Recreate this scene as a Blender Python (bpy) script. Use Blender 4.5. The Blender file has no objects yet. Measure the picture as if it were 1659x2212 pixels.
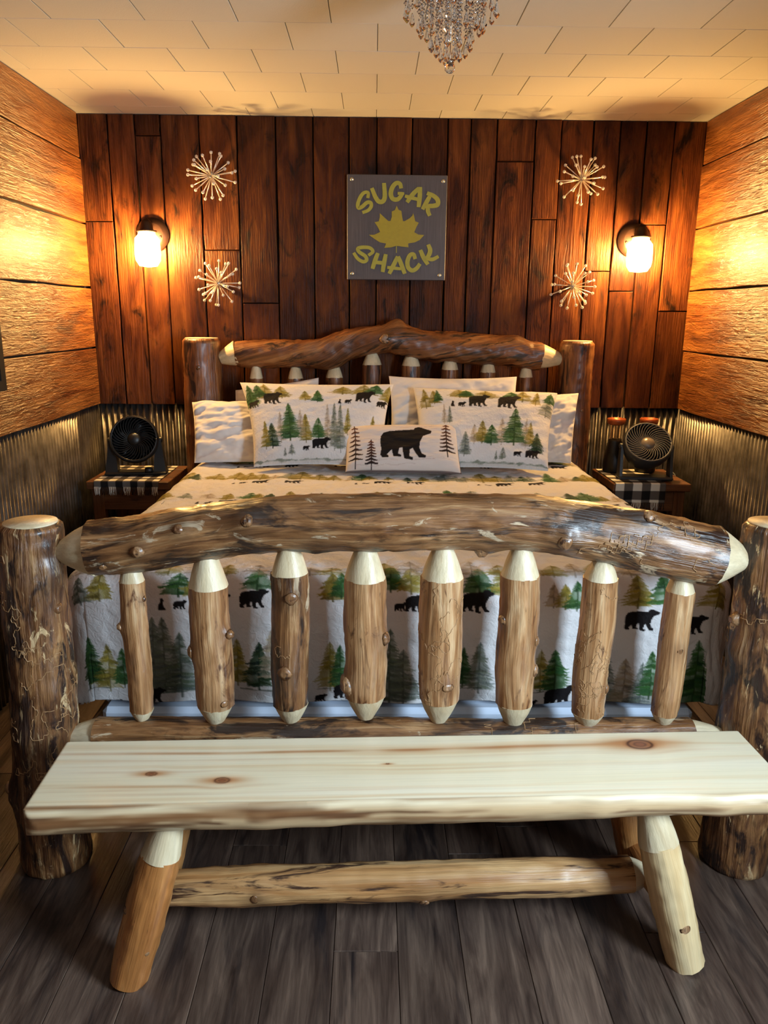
import bpy, math, random
import numpy as np
from mathutils import Matrix, Vector

random.seed(7)
rng = np.random.default_rng(7)
scene = bpy.context.scene
COL = scene.collection

# ------------------------------------------------------------------ camera
F_PX, PITCH, YAW, ROLL = 1680.1, 0.249, 0.0154, 0.0101
CAM = Vector((-0.0854, 0.0, 1.570))
cy_, sy_, cp_, sp_ = math.cos(YAW), math.sin(YAW), math.cos(PITCH), math.sin(PITCH)
fwd = Vector((sy_ * cp_, cy_ * cp_, -sp_))
right0 = Vector((cy_, -sy_, 0))
up0 = right0.cross(fwd)
cr_, sr_ = math.cos(ROLL), math.sin(ROLL)
right = right0 * cr_ + up0 * sr_
up = -right0 * sr_ + up0 * cr_
cam_data = bpy.data.cameras.new('camera')
cam_data.sensor_fit = 'HORIZONTAL'
cam_data.sensor_width = 36.0
cam_data.lens = F_PX / 1659.0 * 36.0
cam_data.clip_start = 0.02
cam = bpy.data.objects.new('camera', cam_data)
COL.objects.link(cam)
mw = Matrix((( right.x, up.x, -fwd.x, CAM.x), (right.y, up.y, -fwd.y, CAM.y),
             (right.z, up.z, -fwd.z, CAM.z), (0, 0, 0, 1)))
cam.matrix_world = mw
scene.camera = cam

# ------------------------------------------------------------------ view, world, window light
scene.view_settings.view_transform = 'Standard'
scene.view_settings.look = 'None'
scene.view_settings.gamma = 1.0
scene.view_settings.use_curve_mapping = False
scene.view_settings.exposure = 0.0

world = bpy.data.worlds.new('overcast_sky')
scene.world = world
world.use_nodes = True
world.node_tree.nodes['Background'].inputs[0].default_value = (0.62, 0.78, 1.0, 1)
world.node_tree.nodes['Background'].inputs[1].default_value = 0.6

WINDOW_W = 200.0        # daylight through the window in the right wall
BULB_STRENGTH = 3000.0  # glowing bulbs of the two wall lamps

# room
XL, XR, YB, YF, ZC = -1.572, 1.591, 4.28, -1.4, 2.53
ZM = 1.083             # top of the corrugated wainscot
WIN = (0.05, 0.85, 0.95, 2.0)   # window opening in the right wall: y0, y1, z0, z1

ld = bpy.data.lights.new('window_daylight', 'AREA')
ld.shape = 'RECTANGLE'
ld.size, ld.size_y = WIN[1] - WIN[0] - 0.08, WIN[3] - WIN[2] - 0.08
ld.energy = WINDOW_W
ld.color = (0.66, 0.84, 1.0)
lo = bpy.data.objects.new('window_daylight', ld)
lo.location = (XR + 0.02, (WIN[0] + WIN[1]) / 2, (WIN[2] + WIN[3]) / 2)
lo.rotation_euler = (0, math.radians(90), 0)      # shines towards -X
COL.objects.link(lo)

# ------------------------------------------------------------------ helpers
def lin(c):
    out = []
    for v in c[:3]:
        v = v / 255.0
        out.append(v / 12.92 if v <= 0.04045 else ((v + 0.055) / 1.055) ** 2.4)
    return tuple(out) + (1.0,)

def srgb2lin(a):
    a = np.asarray(a, float) / 255.0
    return np.where(a <= 0.04045, a / 12.92, ((a + 0.055) / 1.055) ** 2.4)

ORG = {}      # world origin of each object (only translations are used for things built in place)

def tag(o, label=None, cat=None, group=None, kind=None):
    if label: o['label'] = label
    if cat: o['category'] = cat
    if group: o['group'] = group
    if kind: o['kind'] = kind
    return o

def empty(name, loc, label=None, cat=None, group=None):
    o = bpy.data.objects.new(name, None)
    o.empty_display_size = 0.05
    COL.objects.link(o)
    o.location = loc
    ORG[o] = Vector(loc)
    return tag(o, label, cat, group)

def mk(name, V, Fc, mat, parent=None, smooth=True, attrs=None, origin=None, sharp=None):
    """one mesh object from world coordinates"""
    V = np.asarray(V, float).reshape(-1, 3)
    if parent is not None:
        org = ORG[parent]
    else:
        org = Vector(origin) if origin is not None else Vector((0, 0, 0))
    me = bpy.data.meshes.new(name)
    if isinstance(Fc, np.ndarray):
        n, k = Fc.shape
        me.vertices.add(len(V)); me.loops.add(n * k); me.polygons.add(n)
        me.vertices.foreach_set('co', (V - np.array(org)).ravel())
        me.loops.foreach_set('vertex_index', Fc.ravel().astype(np.int32))
        me.polygons.foreach_set('loop_start', np.arange(0, n * k, k, dtype=np.int32))
        me.update(calc_edges=True)
        me.validate()
    else:
        me.from_pydata((V - np.array(org)).tolist(), [], [list(map(int, f)) for f in Fc])
    me.polygons.foreach_set('use_smooth', [bool(smooth)] * len(me.polygons))
    if attrs:
        for k, a in attrs.items():
            a = np.asarray(a, float)
            if a.ndim == 1:
                at = me.attributes.new(k, 'FLOAT', 'POINT'); at.data.foreach_set('value', a)
            elif k == 'col':
                at = me.attributes.new(k, 'FLOAT_COLOR', 'POINT')
                at.data.foreach_set('color', np.c_[a, np.ones(len(a))].ravel())
            else:
                at = me.attributes.new(k, 'FLOAT_VECTOR', 'POINT'); at.data.foreach_set('vector', a.ravel())
    me.update()
    if smooth and sharp:
        me.set_sharp_from_angle(angle=math.radians(sharp))
    me.materials.append(mat)
    o = bpy.data.objects.new(name, me)
    COL.objects.link(o)
    if parent is not None:
        o.parent = parent
        ORG[o] = org
    else:
        o.location = org
        ORG[o] = org
    return o

def copy_tree(o, parent=None):
    c = o.copy(); COL.objects.link(c); c.parent = parent
    for ch in list(o.children): copy_tree(ch, c)
    return c

def hsh(ix, iy, iz, s):
    h = (ix * 374761393 + iy * 668265263 + iz * 1274126177 + s * 974711) & 0xFFFFFFFF
    h = ((h ^ (h >> 13)) * 1103515245) & 0xFFFFFFFF
    h = (h ^ (h >> 16)) & 0xFFFF
    return h / 32767.5 - 1.0

def vnoise(x, y, z=0.0, s=0):
    x, y, z = np.broadcast_arrays(np.asarray(x, float), np.asarray(y, float), np.asarray(z, float))
    ix, iy, iz = np.floor(x).astype(np.int64), np.floor(y).astype(np.int64), np.floor(z).astype(np.int64)
    fx, fy, fz = x - ix, y - iy, z - iz
    fx, fy, fz = fx * fx * (3 - 2 * fx), fy * fy * (3 - 2 * fy), fz * fz * (3 - 2 * fz)
    r = 0
    for a in (0, 1):
        for b in (0, 1):
            for c in (0, 1):
                w = (fx if a else 1 - fx) * (fy if b else 1 - fy) * (fz if c else 1 - fz)
                r = r + w * hsh(ix + a, iy + b, iz + c, s)
    return r

def fbm(x, y, z=0.0, s=0, o=3):
    r, a = 0, 1.0
    for i in range(o):
        r = r + a * vnoise(np.asarray(x) * 2 ** i, np.asarray(y) * 2 ** i, np.asarray(z) * 2 ** i, s + i * 17)
        a *= 0.5
    return r

def grid_faces(nu, nv, wrap=False):
    i = np.arange(nu - 1)[:, None]
    j = np.arange(nv if wrap else nv - 1)[None, :]
    j2 = (j + 1) % nv
    a = i * nv + j; b = i * nv + j2; c = (i + 1) * nv + j2; d = (i + 1) * nv + j
    return np.stack([a, b, c, d], -1).reshape(-1, 4)

def box_v(x0, x1, y0, y1, z0, z1):
    return [(x0, y0, z0), (x1, y0, z0), (x1, y1, z0), (x0, y1, z0), (x0, y0, z1), (x1, y0, z1), (x1, y1, z1), (x0, y1, z1)]
BOX_F = [(0, 3, 2, 1), (4, 5, 6, 7), (0, 1, 5, 4), (1, 2, 6, 5), (2, 3, 7, 6), (3, 0, 4, 7)]

def boxes(lst):
    V, Fc = [], []
    for b in lst:
        n = len(V); V += box_v(*b); Fc += [tuple(i + n for i in f) for f in BOX_F]
    return V, Fc

def bevel_box(x0, x1, y0, y1, z0, z1, b=0.004):
    """chamfered box, 24 verts"""
    V, idx = [], {}
    for sx in (0, 1):
        for sy in (0, 1):
            for sz in (0, 1):
                for k in range(3):
                    p = [x1 if sx else x0, y1 if sy else y0, z1 if sz else z0]
                    for q in range(3):
                        if q != k:
                            p[q] += (-b if (sx, sy, sz)[q] else b)
                    idx[(sx, sy, sz, k)] = len(V); V.append(tuple(p))
    Fc = []
    for k in range(3):
        o = [q for q in range(3) if q != k]
        for s in (0, 1):
            ring = []
            for a, c in ((0, 0), (1, 0), (1, 1), (0, 1)):
                t = [0, 0, 0]; t[k] = s; t[o[0]] = a; t[o[1]] = c
                ring.append(idx[tuple(t) + (k,)])
            Fc.append(ring if (s == 1) == (k != 1) else ring[::-1])
    for k in range(3):            # edges parallel to axis k
        o = [q for q in range(3) if q != k]
        for a in (0, 1):
            for c in (0, 1):
                t0 = [0, 0, 0]; t0[o[0]] = a; t0[o[1]] = c; t1 = list(t0); t1[k] = 1
                f = [idx[tuple(t0) + (o[0],)], idx[tuple(t1) + (o[0],)], idx[tuple(t1) + (o[1],)], idx[tuple(t0) + (o[1],)]]
                Fc.append(f if (a == c) == (k != 1) else f[::-1])
    for sx in (0, 1):
        for sy in (0, 1):
            for sz in (0, 1):
                f = [idx[(sx, sy, sz, k)] for k in range(3)]
                Fc.append(f if (sx + sy + sz) % 2 == 1 else f[::-1])
    return V, Fc

def lathe(profile, n=24, M=None):
    """profile of (r, z) rows around Z; returns V, F"""
    V, Fc = [], []
    m = len(profile)
    for r, z in profile:
        for k in range(n):
            a = 2 * math.pi * k / n
            V.append((r * math.cos(a), r * math.sin(a), z))
    for i in range(m - 1):
        for k in range(n):
            k2 = (k + 1) % n
            Fc.append((i * n + k, i * n + k2, (i + 1) * n + k2, (i + 1) * n + k))
    if profile[0][0] > 1e-6: Fc.append(tuple(range(n - 1, -1, -1)))
    if profile[-1][0] > 1e-6: Fc.append(tuple((m - 1) * n + k for k in range(n)))
    V = np.array(V)
    if M is not None:
        V = xf(V, M)
    return V, Fc

def xf(V, M):
    V = np.asarray(V, float); M = np.array(M)
    return V @ M[:3, :3].T + M[:3, 3]

def catmull(P, n):
    P = np.asarray(P, float)
    Q = np.vstack([2 * P[0] - P[1], P, 2 * P[-1] - P[-2]])
    d = np.r_[0, np.cumsum(np.linalg.norm(np.diff(P[:, :3], axis=0), axis=1))]
    t = np.linspace(0, d[-1], n)
    out = []
    for tt in t:
        i = min(max(np.searchsorted(d, tt, side='right') - 1, 0), len(P) - 2)
        u = (tt - d[i]) / max(d[i + 1] - d[i], 1e-9)
        p0, p1, p2, p3 = Q[i], Q[i + 1], Q[i + 2], Q[i + 3]
        out.append(0.5 * ((2 * p1) + (-p0 + p2) * u + (2 * p0 - 5 * p1 + 4 * p2 - p3) * u * u + (-p0 + 3 * p1 - 3 * p2 + p3) * u ** 3))
    return np.array(out), t

def tube(P, r, n=6, closed=False):
    """swept tube, r scalar or per point; returns V, F"""
    P = np.asarray(P, float); m = len(P)
    r = np.full(m, r) if np.isscalar(r) else np.asarray(r)
    T = np.gradient(P, axis=0); T /= np.linalg.norm(T, axis=1)[:, None] + 1e-12
    ref = np.array([0.31, 0.17, 0.93]) if abs(T[0] @ np.array([0.31, 0.17, 0.93])) < 0.9 else np.array([1.0, 0, 0])
    V = []
    for i in range(m):
        a = ref - T[i] * (ref @ T[i]); a /= np.linalg.norm(a); b = np.cross(T[i], a); ref = a
        for k in range(n):
            w = 2 * math.pi * k / n
            V.append(P[i] + r[i] * (a * math.cos(w) + b * math.sin(w)))
    Fc = [tuple(f) for f in grid_faces(m, n, True)]
    Fc.append(tuple(range(n - 1, -1, -1))); Fc.append(tuple((m - 1) * n + k for k in range(n)))
    return np.array(V), Fc

def join(parts):
    V, Fc, n = [], [], 0
    for v, f in parts:
        V.append(np.asarray(v, float)); Fc += [tuple(int(i) + n for i in q) for q in f]; n += len(v)
    return np.vstack(V), Fc

# ------------------------------------------------------------------ materials
def new_mat(name):
    m = bpy.data.materials.new(name); m.use_nodes = True
    nt = m.node_tree
    return m, nt, nt.nodes['Principled BSDF']

def nd(nt, typ, ins=None, **props):
    n = nt.nodes.new(typ)
    for k, v in props.items(): setattr(n, k, v)
    if ins:
        for k, v in ins.items():
            if isinstance(v, bpy.types.NodeSocket): nt.links.new(v, n.inputs[k])
            else: n.inputs[k].default_value = v
    return n

def ramp(nt, fac, stops, interp='LINEAR'):
    n = nd(nt, 'ShaderNodeValToRGB', {'Fac': fac})
    cr = n.color_ramp; cr.interpolation = interp
    while len(cr.elements) > 1: cr.elements.remove(cr.elements[-1])
    cr.elements[0].position = stops[0][0]; cr.elements[0].color = stops[0][1]
    for p, c in stops[1:]:
        e = cr.elements.new(p); e.color = c
    return n.outputs['Color']

def mixc(nt, fac, a, b, mode='MIX'):
    n = nd(nt, 'ShaderNodeMix', data_type='RGBA', blend_type=mode)
    for i, v in ((0, fac), (6, a), (7, b)):
        if isinstance(v, bpy.types.NodeSocket): nt.links.new(v, n.inputs[i])
        else: n.inputs[i].default_value = v
    return n.outputs[2]

def plain(name, rgb, rough=0.5, metal=0.0, spec=0.5, noise=0.0, nscale=40):
    m, nt, b = new_mat(name)
    b.inputs['Base Color'].default_value = lin(rgb)
    b.inputs['Roughness'].default_value = rough
    b.inputs['Metallic'].default_value = metal
    b.inputs['Specular IOR Level'].default_value = spec
    if noise:
        tc = nd(nt, 'ShaderNodeTexCoord')
        nz = nd(nt, 'ShaderNodeTexNoise', {'Vector': tc.outputs['Object'], 'Scale': nscale, 'Detail': 4.0})
        c = mixc(nt, nz.outputs['Fac'], lin([v * (1 - noise) for v in rgb]), lin([min(255, v * (1 + noise)) for v in rgb]))
        nt.links.new(c, b.inputs['Base Color'])
        bp = nd(nt, 'ShaderNodeBump', {'Height': nz.outputs['Fac'], 'Strength': 0.15, 'Distance': 0.002})
        nt.links.new(bp.outputs['Normal'], b.inputs['Normal'])
    return m

G1 = (1, 1, 1, 1); G0 = (0, 0, 0, 1)
def gray(v): return (v, v, v, 1)

def wood(name, stops, dark=(45, 28, 18), patch=(0.56, 0.66), patch_scale=(7, 7, 1.6), grain=(16, 16, 1.6),
         streak=(110, 110, 3.0), rough=0.38, bump=0.25, streak_amt=0.3, pale=None, pale_thr=(0.6, 0.68), coat=0.0, spec=0.5, coat_rough=0.25, ripple=0.0, distort=0.8, rvar=0.0):
    m, nt, b = new_mat(name)
    at = nd(nt, 'ShaderNodeAttribute', attribute_name='wc')
    oi = nd(nt, 'ShaderNodeObjectInfo')
    mu = nd(nt, 'ShaderNodeVectorMath', {0: (41.0, 23.0, 67.0), 3: oi.outputs['Random']}, operation='SCALE')
    ad = nd(nt, 'ShaderNodeVectorMath', {0: at.outputs['Vector'], 1: mu.outputs['Vector']}, operation='ADD')
    def nz(scale, detail, dist=0.0, rough_=0.6):
        mp = nd(nt, 'ShaderNodeVectorMath', {0: ad.outputs['Vector'], 1: tuple(scale)}, operation='MULTIPLY')
        return nd(nt, 'ShaderNodeTexNoise', {'Vector': mp.outputs['Vector'], 'Scale': 1.0, 'Detail': detail, 'Distortion': dist, 'Roughness': rough_}).outputs['Fac']
    g = nz(grain, 6.0, distort)
    base = ramp(nt, g, [(p, lin(c)) for p, c in stops])
    if rvar:
        hv = nd(nt, 'ShaderNodeMapRange', {'Value': oi.outputs['Random'], 'To Min': 1 - rvar, 'To Max': 1 + rvar})
        base = mixc(nt, 1.0, base, hv.outputs['Result'], 'MULTIPLY')
    p = nz(patch_scale, 5.0, 0.9, 0.65)
    pm = ramp(nt, p, [(patch[0], G0), (patch[1], G1)])
    base = mixc(nt, pm, base, lin(dark))
    if pale:
        q = nz([s * 1.4 for s in patch_scale], 6.0, 1.2, 0.7)
        qm = ramp(nt, q, [(pale_thr[0], G0), (pale_thr[1], G1)])
        base = mixc(nt, qm, base, lin(pale))
    dk = nd(nt, 'ShaderNodeAttribute', attribute_name='dk')
    base = mixc(nt, dk.outputs['Fac'], base, lin(dark))
    s = nz(streak, 3.0)
    sm = ramp(nt, s, [(0.3, gray(1 - streak_amt)), (0.7, gray(1 + streak_amt * 0.3))])
    base = mixc(nt, 1.0, base, sm, 'MULTIPLY')
    nt.links.new(base, b.inputs['Base Color'])
    rr = nd(nt, 'ShaderNodeMapRange', {'Value': g, 'To Min': rough - 0.1, 'To Max': rough + 0.15})
    nt.links.new(rr.outputs['Result'], b.inputs['Roughness'])
    b.inputs['Coat Weight'].default_value = coat
    b.inputs['Specular IOR Level'].default_value = spec
    b.inputs['Coat Roughness'].default_value = coat_rough
    h = nd(nt, 'ShaderNodeMath', {0: s, 1: g}, operation='ADD')
    hh = h.outputs[0]
    if ripple:
        r = nz((55, 55, 9), 4.0, 1.5)
        r2 = nd(nt, 'ShaderNodeMath', {0: r, 1: ripple, 2: hh}, operation='MULTIPLY_ADD')
        hh = r2.outputs[0]
    bp = nd(nt, 'ShaderNodeBump', {'Height': hh, 'Strength': bump, 'Distance': 0.01})
    nt.links.new(bp.outputs['Normal'], b.inputs['Normal'])
    return m

M_spindle = wood('honey_log_wood', [(0.30, (108, 69, 40)), (0.43, (154, 108, 67)), (0.55, (183, 139, 95)), (0.70, (208, 174, 132))],
                 dark=(94, 57, 33), patch=(0.57, 0.66), patch_scale=(20, 20, 6), grain=(34, 34, 4.0), rough=0.34, bump=0.4, coat=0.25)
M_rail = wood('dark_mottled_log', [(0.30, (60, 34, 18)), (0.42, (108, 69, 38)), (0.54, (140, 96, 57)), (0.68, (178, 136, 92))],
              dark=(46, 28, 18), patch=(0.50, 0.59), patch_scale=(14, 14, 4.0), grain=(40, 40, 5.0), rough=0.34, bump=0.6,
              pale=(196, 172, 140), pale_thr=(0.60, 0.645), coat=0.3)
M_post = wood('rugged_log_post', [(0.30, (62, 36, 22)), (0.42, (104, 66, 38)), (0.56, (142, 98, 58)), (0.70, (190, 150, 102))],
              dark=(48, 29, 20), patch=(0.49, 0.58), patch_scale=(18, 18, 6), grain=(36, 36, 7), rough=0.36, bump=0.8,
              pale=(210, 178, 132), pale_thr=(0.585, 0.63), coat=0.3)
M_head = wood('headboard_log', [(0.30, (66, 34, 17)), (0.43, (106, 60, 30)), (0.56, (138, 86, 46)), (0.72, (168, 118, 70))],
              dark=(42, 22, 14), patch=(0.54, 0.61), patch_scale=(16, 16, 4), grain=(26, 26, 3), rough=0.38, bump=0.45, coat=0.2)
M_tip = wood('peeled_pale_wood', [(0.3, (192, 168, 130)), (0.5, (212, 194, 158)), (0.75, (228, 214, 184))],
             dark=(150, 100, 60), patch=(0.68, 0.74), rough=0.42, bump=0.15, streak_amt=0.12)
M_knot = wood('knot_wood', [(0.3, (92, 58, 35)), (0.5, (138, 98, 62)), (0.75, (186, 150, 112))],
              dark=(62, 38, 26), patch=(0.52, 0.62), patch_scale=(60, 60, 60), rough=0.32, bump=0.3, coat=0.2)
M_barn = wood('barn_board', [(0.30, (36, 15, 6)), (0.42, (61, 28, 11)), (0.56, (84, 44, 18)), (0.74, (112, 66, 29))],
              dark=(20, 10, 6), patch=(0.55, 0.68), patch_scale=(11, 11, 4.0), grain=(11, 11, 2.4), streak=(130, 130, 7),
              rough=0.42, bump=0.5, streak_amt=0.22, rvar=0.35, spec=0.12)
M_plank = wood('wide_wall_plank', [(0.30, (80, 38, 12)), (0.42, (110, 60, 22)), (0.56, (134, 80, 33)), (0.72, (156, 102, 48))],
               dark=(66, 31, 12), patch=(0.60, 0.70), patch_scale=(6, 6, 1.4), grain=(14, 14, 1.6), streak=(120, 120, 5),
               rough=0.36, bump=0.85, streak_amt=0.2, ripple=1.6, coat=0.2, coat_rough=0.4, rvar=0.12, distort=1.4)
M_floor = wood('dark_floor_plank', [(0.28, (46, 34, 29)), (0.42, (70, 54, 46)), (0.56, (90, 72, 61)), (0.74, (120, 98, 83))],
               dark=(40, 32, 31), patch=(0.56, 0.68), patch_scale=(9, 9, 1.2), grain=(16, 16, 2.2), streak=(170, 170, 9),
               rough=0.36, bump=0.12, streak_amt=0.25, rvar=0.2, distort=1.6)
M_night = wood('dark_stained_wood', [(0.25, (66, 36, 17)), (0.5, (104, 60, 28)), (0.75, (136, 86, 42))], dark=(44, 23, 13),
               rough=0.45, bump=0.25)
M_gap = plain('dark_gap', (16, 10, 8), 0.9)
M_trail = plain('pale_beetle_trail', (150, 114, 76), 0.5, noise=0.25, nscale=120)
M_black = plain('black_plastic', (14, 14, 15), 0.42)
M_charcoal = plain('charcoal_plastic', (46, 48, 52), 0.45)
M_bronze = plain('dark_bronze', (44, 26, 18), 0.4, 0.6)
M_chrome = plain('chrome', (225, 222, 216), 0.12, 1.0)
M_white = plain('white_cotton', (210, 206, 204), 0.85, noise=0.03, nscale=300)
M_copper = plain('copper_glaze', (168, 84, 40), 0.35, 0.4)
M_thread = plain('white_yarn', (225, 218, 205), 0.9)
M_screw = plain('steel_screw', (190, 188, 180), 0.3, 0.9)
M_signpaint = plain('yellow_green_paint', (152, 152, 54), 0.55, noise=0.06, nscale=60)
M_sheet = plain('pale_blue_sheet', (196, 208, 226), 0.8)

def metal_sheet():
    m, nt, b = new_mat('galvanised_corrugated')
    tc = nd(nt, 'ShaderNodeTexCoord')
    nz = nd(nt, 'ShaderNodeTexNoise', {'Vector': tc.outputs['Object'], 'Scale': 14.0, 'Detail': 5.0})
    nt.links.new(ramp(nt, nz.outputs['Fac'], [(0.3, lin((62, 57, 53))), (0.7, lin((104, 99, 95)))]), b.inputs['Base Color'])
    b.inputs['Metallic'].default_value = 0.8
    b.inputs['Roughness'].default_value = 0.34
    return m
M_metal = metal_sheet()

def ceiling_mat():
    m, nt, b = new_mat('white_ceiling_tile')
    tc = nd(nt, 'ShaderNodeTexCoord')
    nz = nd(nt, 'ShaderNodeTexNoise', {'Vector': tc.outputs['Object'], 'Scale': 220.0, 'Detail': 3.0})
    oi = nd(nt, 'ShaderNodeObjectInfo')
    c = mixc(nt, oi.outputs['Random'], lin((186, 180, 168)), lin((191, 186, 175)))
    nt.links.new(c, b.inputs['Base Color'])
    b.inputs['Roughness'].default_value = 0.9
    bp = nd(nt, 'ShaderNodeBump', {'Height': nz.outputs['Fac'], 'Strength': 0.2, 'Distance': 0.003})
    nt.links.new(bp.outputs['Normal'], b.inputs['Normal'])
    return m
M_ceil = ceiling_mat()

def printed(name, rough=0.85, bump=0.5, scale=55, dist=0.006):
    m, nt, b = new_mat(name)
    at = nd(nt, 'ShaderNodeAttribute', attribute_name='col')
    wc = nd(nt, 'ShaderNodeAttribute', attribute_name='wc')
    nt.links.new(at.outputs['Color'], b.inputs['Base Color'])
    b.inputs['Roughness'].default_value = rough
    b.inputs['Specular IOR Level'].default_value = 0.25
    nz = nd(nt, 'ShaderNodeTexNoise', {'Vector': wc.outputs['Vector'], 'Scale': scale, 'Detail': 2.0, 'Distortion': 1.2})
    n2 = nd(nt, 'ShaderNodeTexNoise', {'Vector': wc.outputs['Vector'], 'Scale': 900.0, 'Detail': 1.0})
    ad = nd(nt, 'ShaderNodeMath', {0: n2.outputs['Fac'], 1: 0.06, 2: nz.outputs['Fac']}, operation='MULTIPLY_ADD')
    bp = nd(nt, 'ShaderNodeBump', {'Height': ad.outputs[0], 'Strength': bump, 'Distance': dist})
    nt.links.new(bp.outputs['Normal'], b.inputs['Normal'])
    return m
M_quilt = printed('printed_quilt_cotton')
M_cloth = printed('woven_cloth', bump=0.15, scale=200, dist=0.002)

def glassy(name, tint=(1, 1, 1, 1), trans=0.82, translucent=0.0, rough=0.03):
    """thin clear glass: fresnel gloss over see-through"""
    m = bpy.data.materials.new(name); m.use_nodes = True
    nt = m.node_tree; nt.nodes.clear()
    out = nd(nt, 'ShaderNodeOutputMaterial')
    tr = nd(nt, 'ShaderNodeBsdfTransparent', {'Color': tint})
    gl = nd(nt, 'ShaderNodeBsdfGlossy', {'Roughness': rough})
    lw = nd(nt, 'ShaderNodeLayerWeight', {'Blend': 1 - trans})
    mx = nd(nt, 'ShaderNodeMixShader', {0: lw.outputs['Facing'], 1: tr.outputs[0], 2: gl.outputs[0]})
    o = mx.outputs[0]
    if translucent:
        tl = nd(nt, 'ShaderNodeBsdfTranslucent', {'Color': (1, 1, 1, 1)})
        o = nd(nt, 'ShaderNodeMixShader', {0: translucent, 1: o, 2: tl.outputs[0]}).outputs[0]
    nt.links.new(o, out.inputs[0])
    return m
M_jar = glassy('seeded_glass_jar', translucent=0.4)
M_vglass = glassy('clear_vase_glass', tint=(0.95, 0.85, 0.75, 1), trans=0.8)
M_pane = glassy('window_glass', trans=0.95)

def crystal_mat():
    m = bpy.data.materials.new('cut_crystal'); m.use_nodes = True
    nt = m.node_tree; nt.nodes.clear()
    out = nd(nt, 'ShaderNodeOutputMaterial')
    g = nd(nt, 'ShaderNodeBsdfGlass', {'IOR': 1.55, 'Roughness': 0.0, 'Color': (0.97, 0.97, 0.98, 1)})
    nt.links.new(g.outputs[0], out.inputs[0])
    return m
M_crystal = crystal_mat()

def emit(name, rgb, s):
    m = bpy.data.materials.new(name); m.use_nodes = True
    nt = m.node_tree; nt.nodes.clear()
    out = nd(nt, 'ShaderNodeOutputMaterial')
    e = nd(nt, 'ShaderNodeEmission', {'Color': rgb, 'Strength': s})
    nt.links.new(e.outputs[0], out.inputs[0])
    return m
M_bulb = emit('glowing_bulb', (1.0, 0.58, 0.18, 1), BULB_STRENGTH)

def sign_metal():
    m, nt, b = new_mat('brushed_pewter_plate')
    tc = nd(nt, 'ShaderNodeTexCoord')
    mp = nd(nt, 'ShaderNodeMapping', {'Vector': tc.outputs['Object'], 'Scale': (400, 400, 6)})
    nz = nd(nt, 'ShaderNodeTexNoise', {'Vector': mp.outputs['Vector'], 'Scale': 1.0, 'Detail': 3.0})
    nt.links.new(ramp(nt, nz.outputs['Fac'], [(0.3, lin((70, 65, 68))), (0.7, lin((92, 87, 90)))]), b.inputs['Base Color'])
    b.inputs['Metallic'].default_value = 0.35
    b.inputs['Roughness'].default_value = 0.5
    return m
M_plate = sign_metal()

# ------------------------------------------------------------------ room shell
def struct(name, V, Fc, mat, smooth=False):
    o = mk(name, V, Fc, mat, None, smooth)
    o['kind'] = 'structure'
    return o

def board(name, parent, mat, axis, u0, u1, w0, w1, face, thick, outdir, n=7, wob=0.0025, seed=0, chamfer=0.003):
    """a board on a wall. u = along the board, w = across. axis 'back': u=z,w=x ; 'left'/'right': u=y,w=z.
    front face lies at `face` + jitter, with slightly wavy edges"""
    r = np.random.default_rng(seed)
    us = np.linspace(u0, u1, n)
    e0 = w0 + np.abs(r.normal(0, wob, n)); e1 = w1 - np.abs(r.normal(0, wob, n))
    V, WC = [], []
    off = r.uniform(0, 50, 3)
    for i, u in enumerate(us):
        du = chamfer if i == 0 else (-chamfer if i == n - 1 else 0)
        prof = [(e0[i], -thick, 0), (e0[i], -chamfer, 0), (e0[i] + chamfer, 0, du), (e1[i] - chamfer, 0, du), (e1[i], -chamfer, 0), (e1[i], -thick, 0)]
        for w, d, uu in prof:
            U = u + uu
            if axis == 'back': V.append((w, face + d * outdir, U))
            elif axis == 'floor': V.append((w, U, face + d * outdir))
            else: V.append((face + d * outdir, U, w))
            WC.append((w + off[0], d + off[1], U + off[2]))
    Fc = [tuple(f) for f in grid_faces(n, 6)]
    Fc += [tuple(range(6)), tuple((n - 1) * 6 + k for k in range(5, -1, -1))]
    return mk(name, V, Fc, mat, parent, False, {'wc': WC})

# back wall
wall_back = struct('wall_back', *boxes([(XL - 0.1, XR + 0.1, YB + 0.03, YB + 0.12, -0.02, ZC + 0.05)]), M_gap)
seams = [XL - 0.01, -1.430, -1.294, -1.165, -0.972, -0.781, -0.587, -0.397, -0.215, -0.073, 0.104, 0.285, 0.402, 0.535, 0.729, 0.862, 1.026, 1.162, 1.296, 1.437, XR + 0.01]
joints = {0: [2.02], 2: [2.43], 4: [1.885], 5: [1.62], 13: [2.33], 14: [2.055], 16: [1.80], 17: [1.70], 18: [2.035], 19: [1.60]}
sd = 100
for i in range(len(seams) - 1):
    cuts = [ZM - 0.004] + joints.get(i, []) + [ZC]
    for k in range(len(cuts) - 1):
        sd += 1
        face = YB - random.uniform(0.0, 0.007)
        g = 0.0022
        board('plank', wall_back, M_barn, 'back', cuts[k] + 0.001, cuts[k + 1] - 0.001, seams[i] + g, seams[i + 1] - g, face, 0.026, -1, n=9, wob=0.0018, seed=sd)

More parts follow.
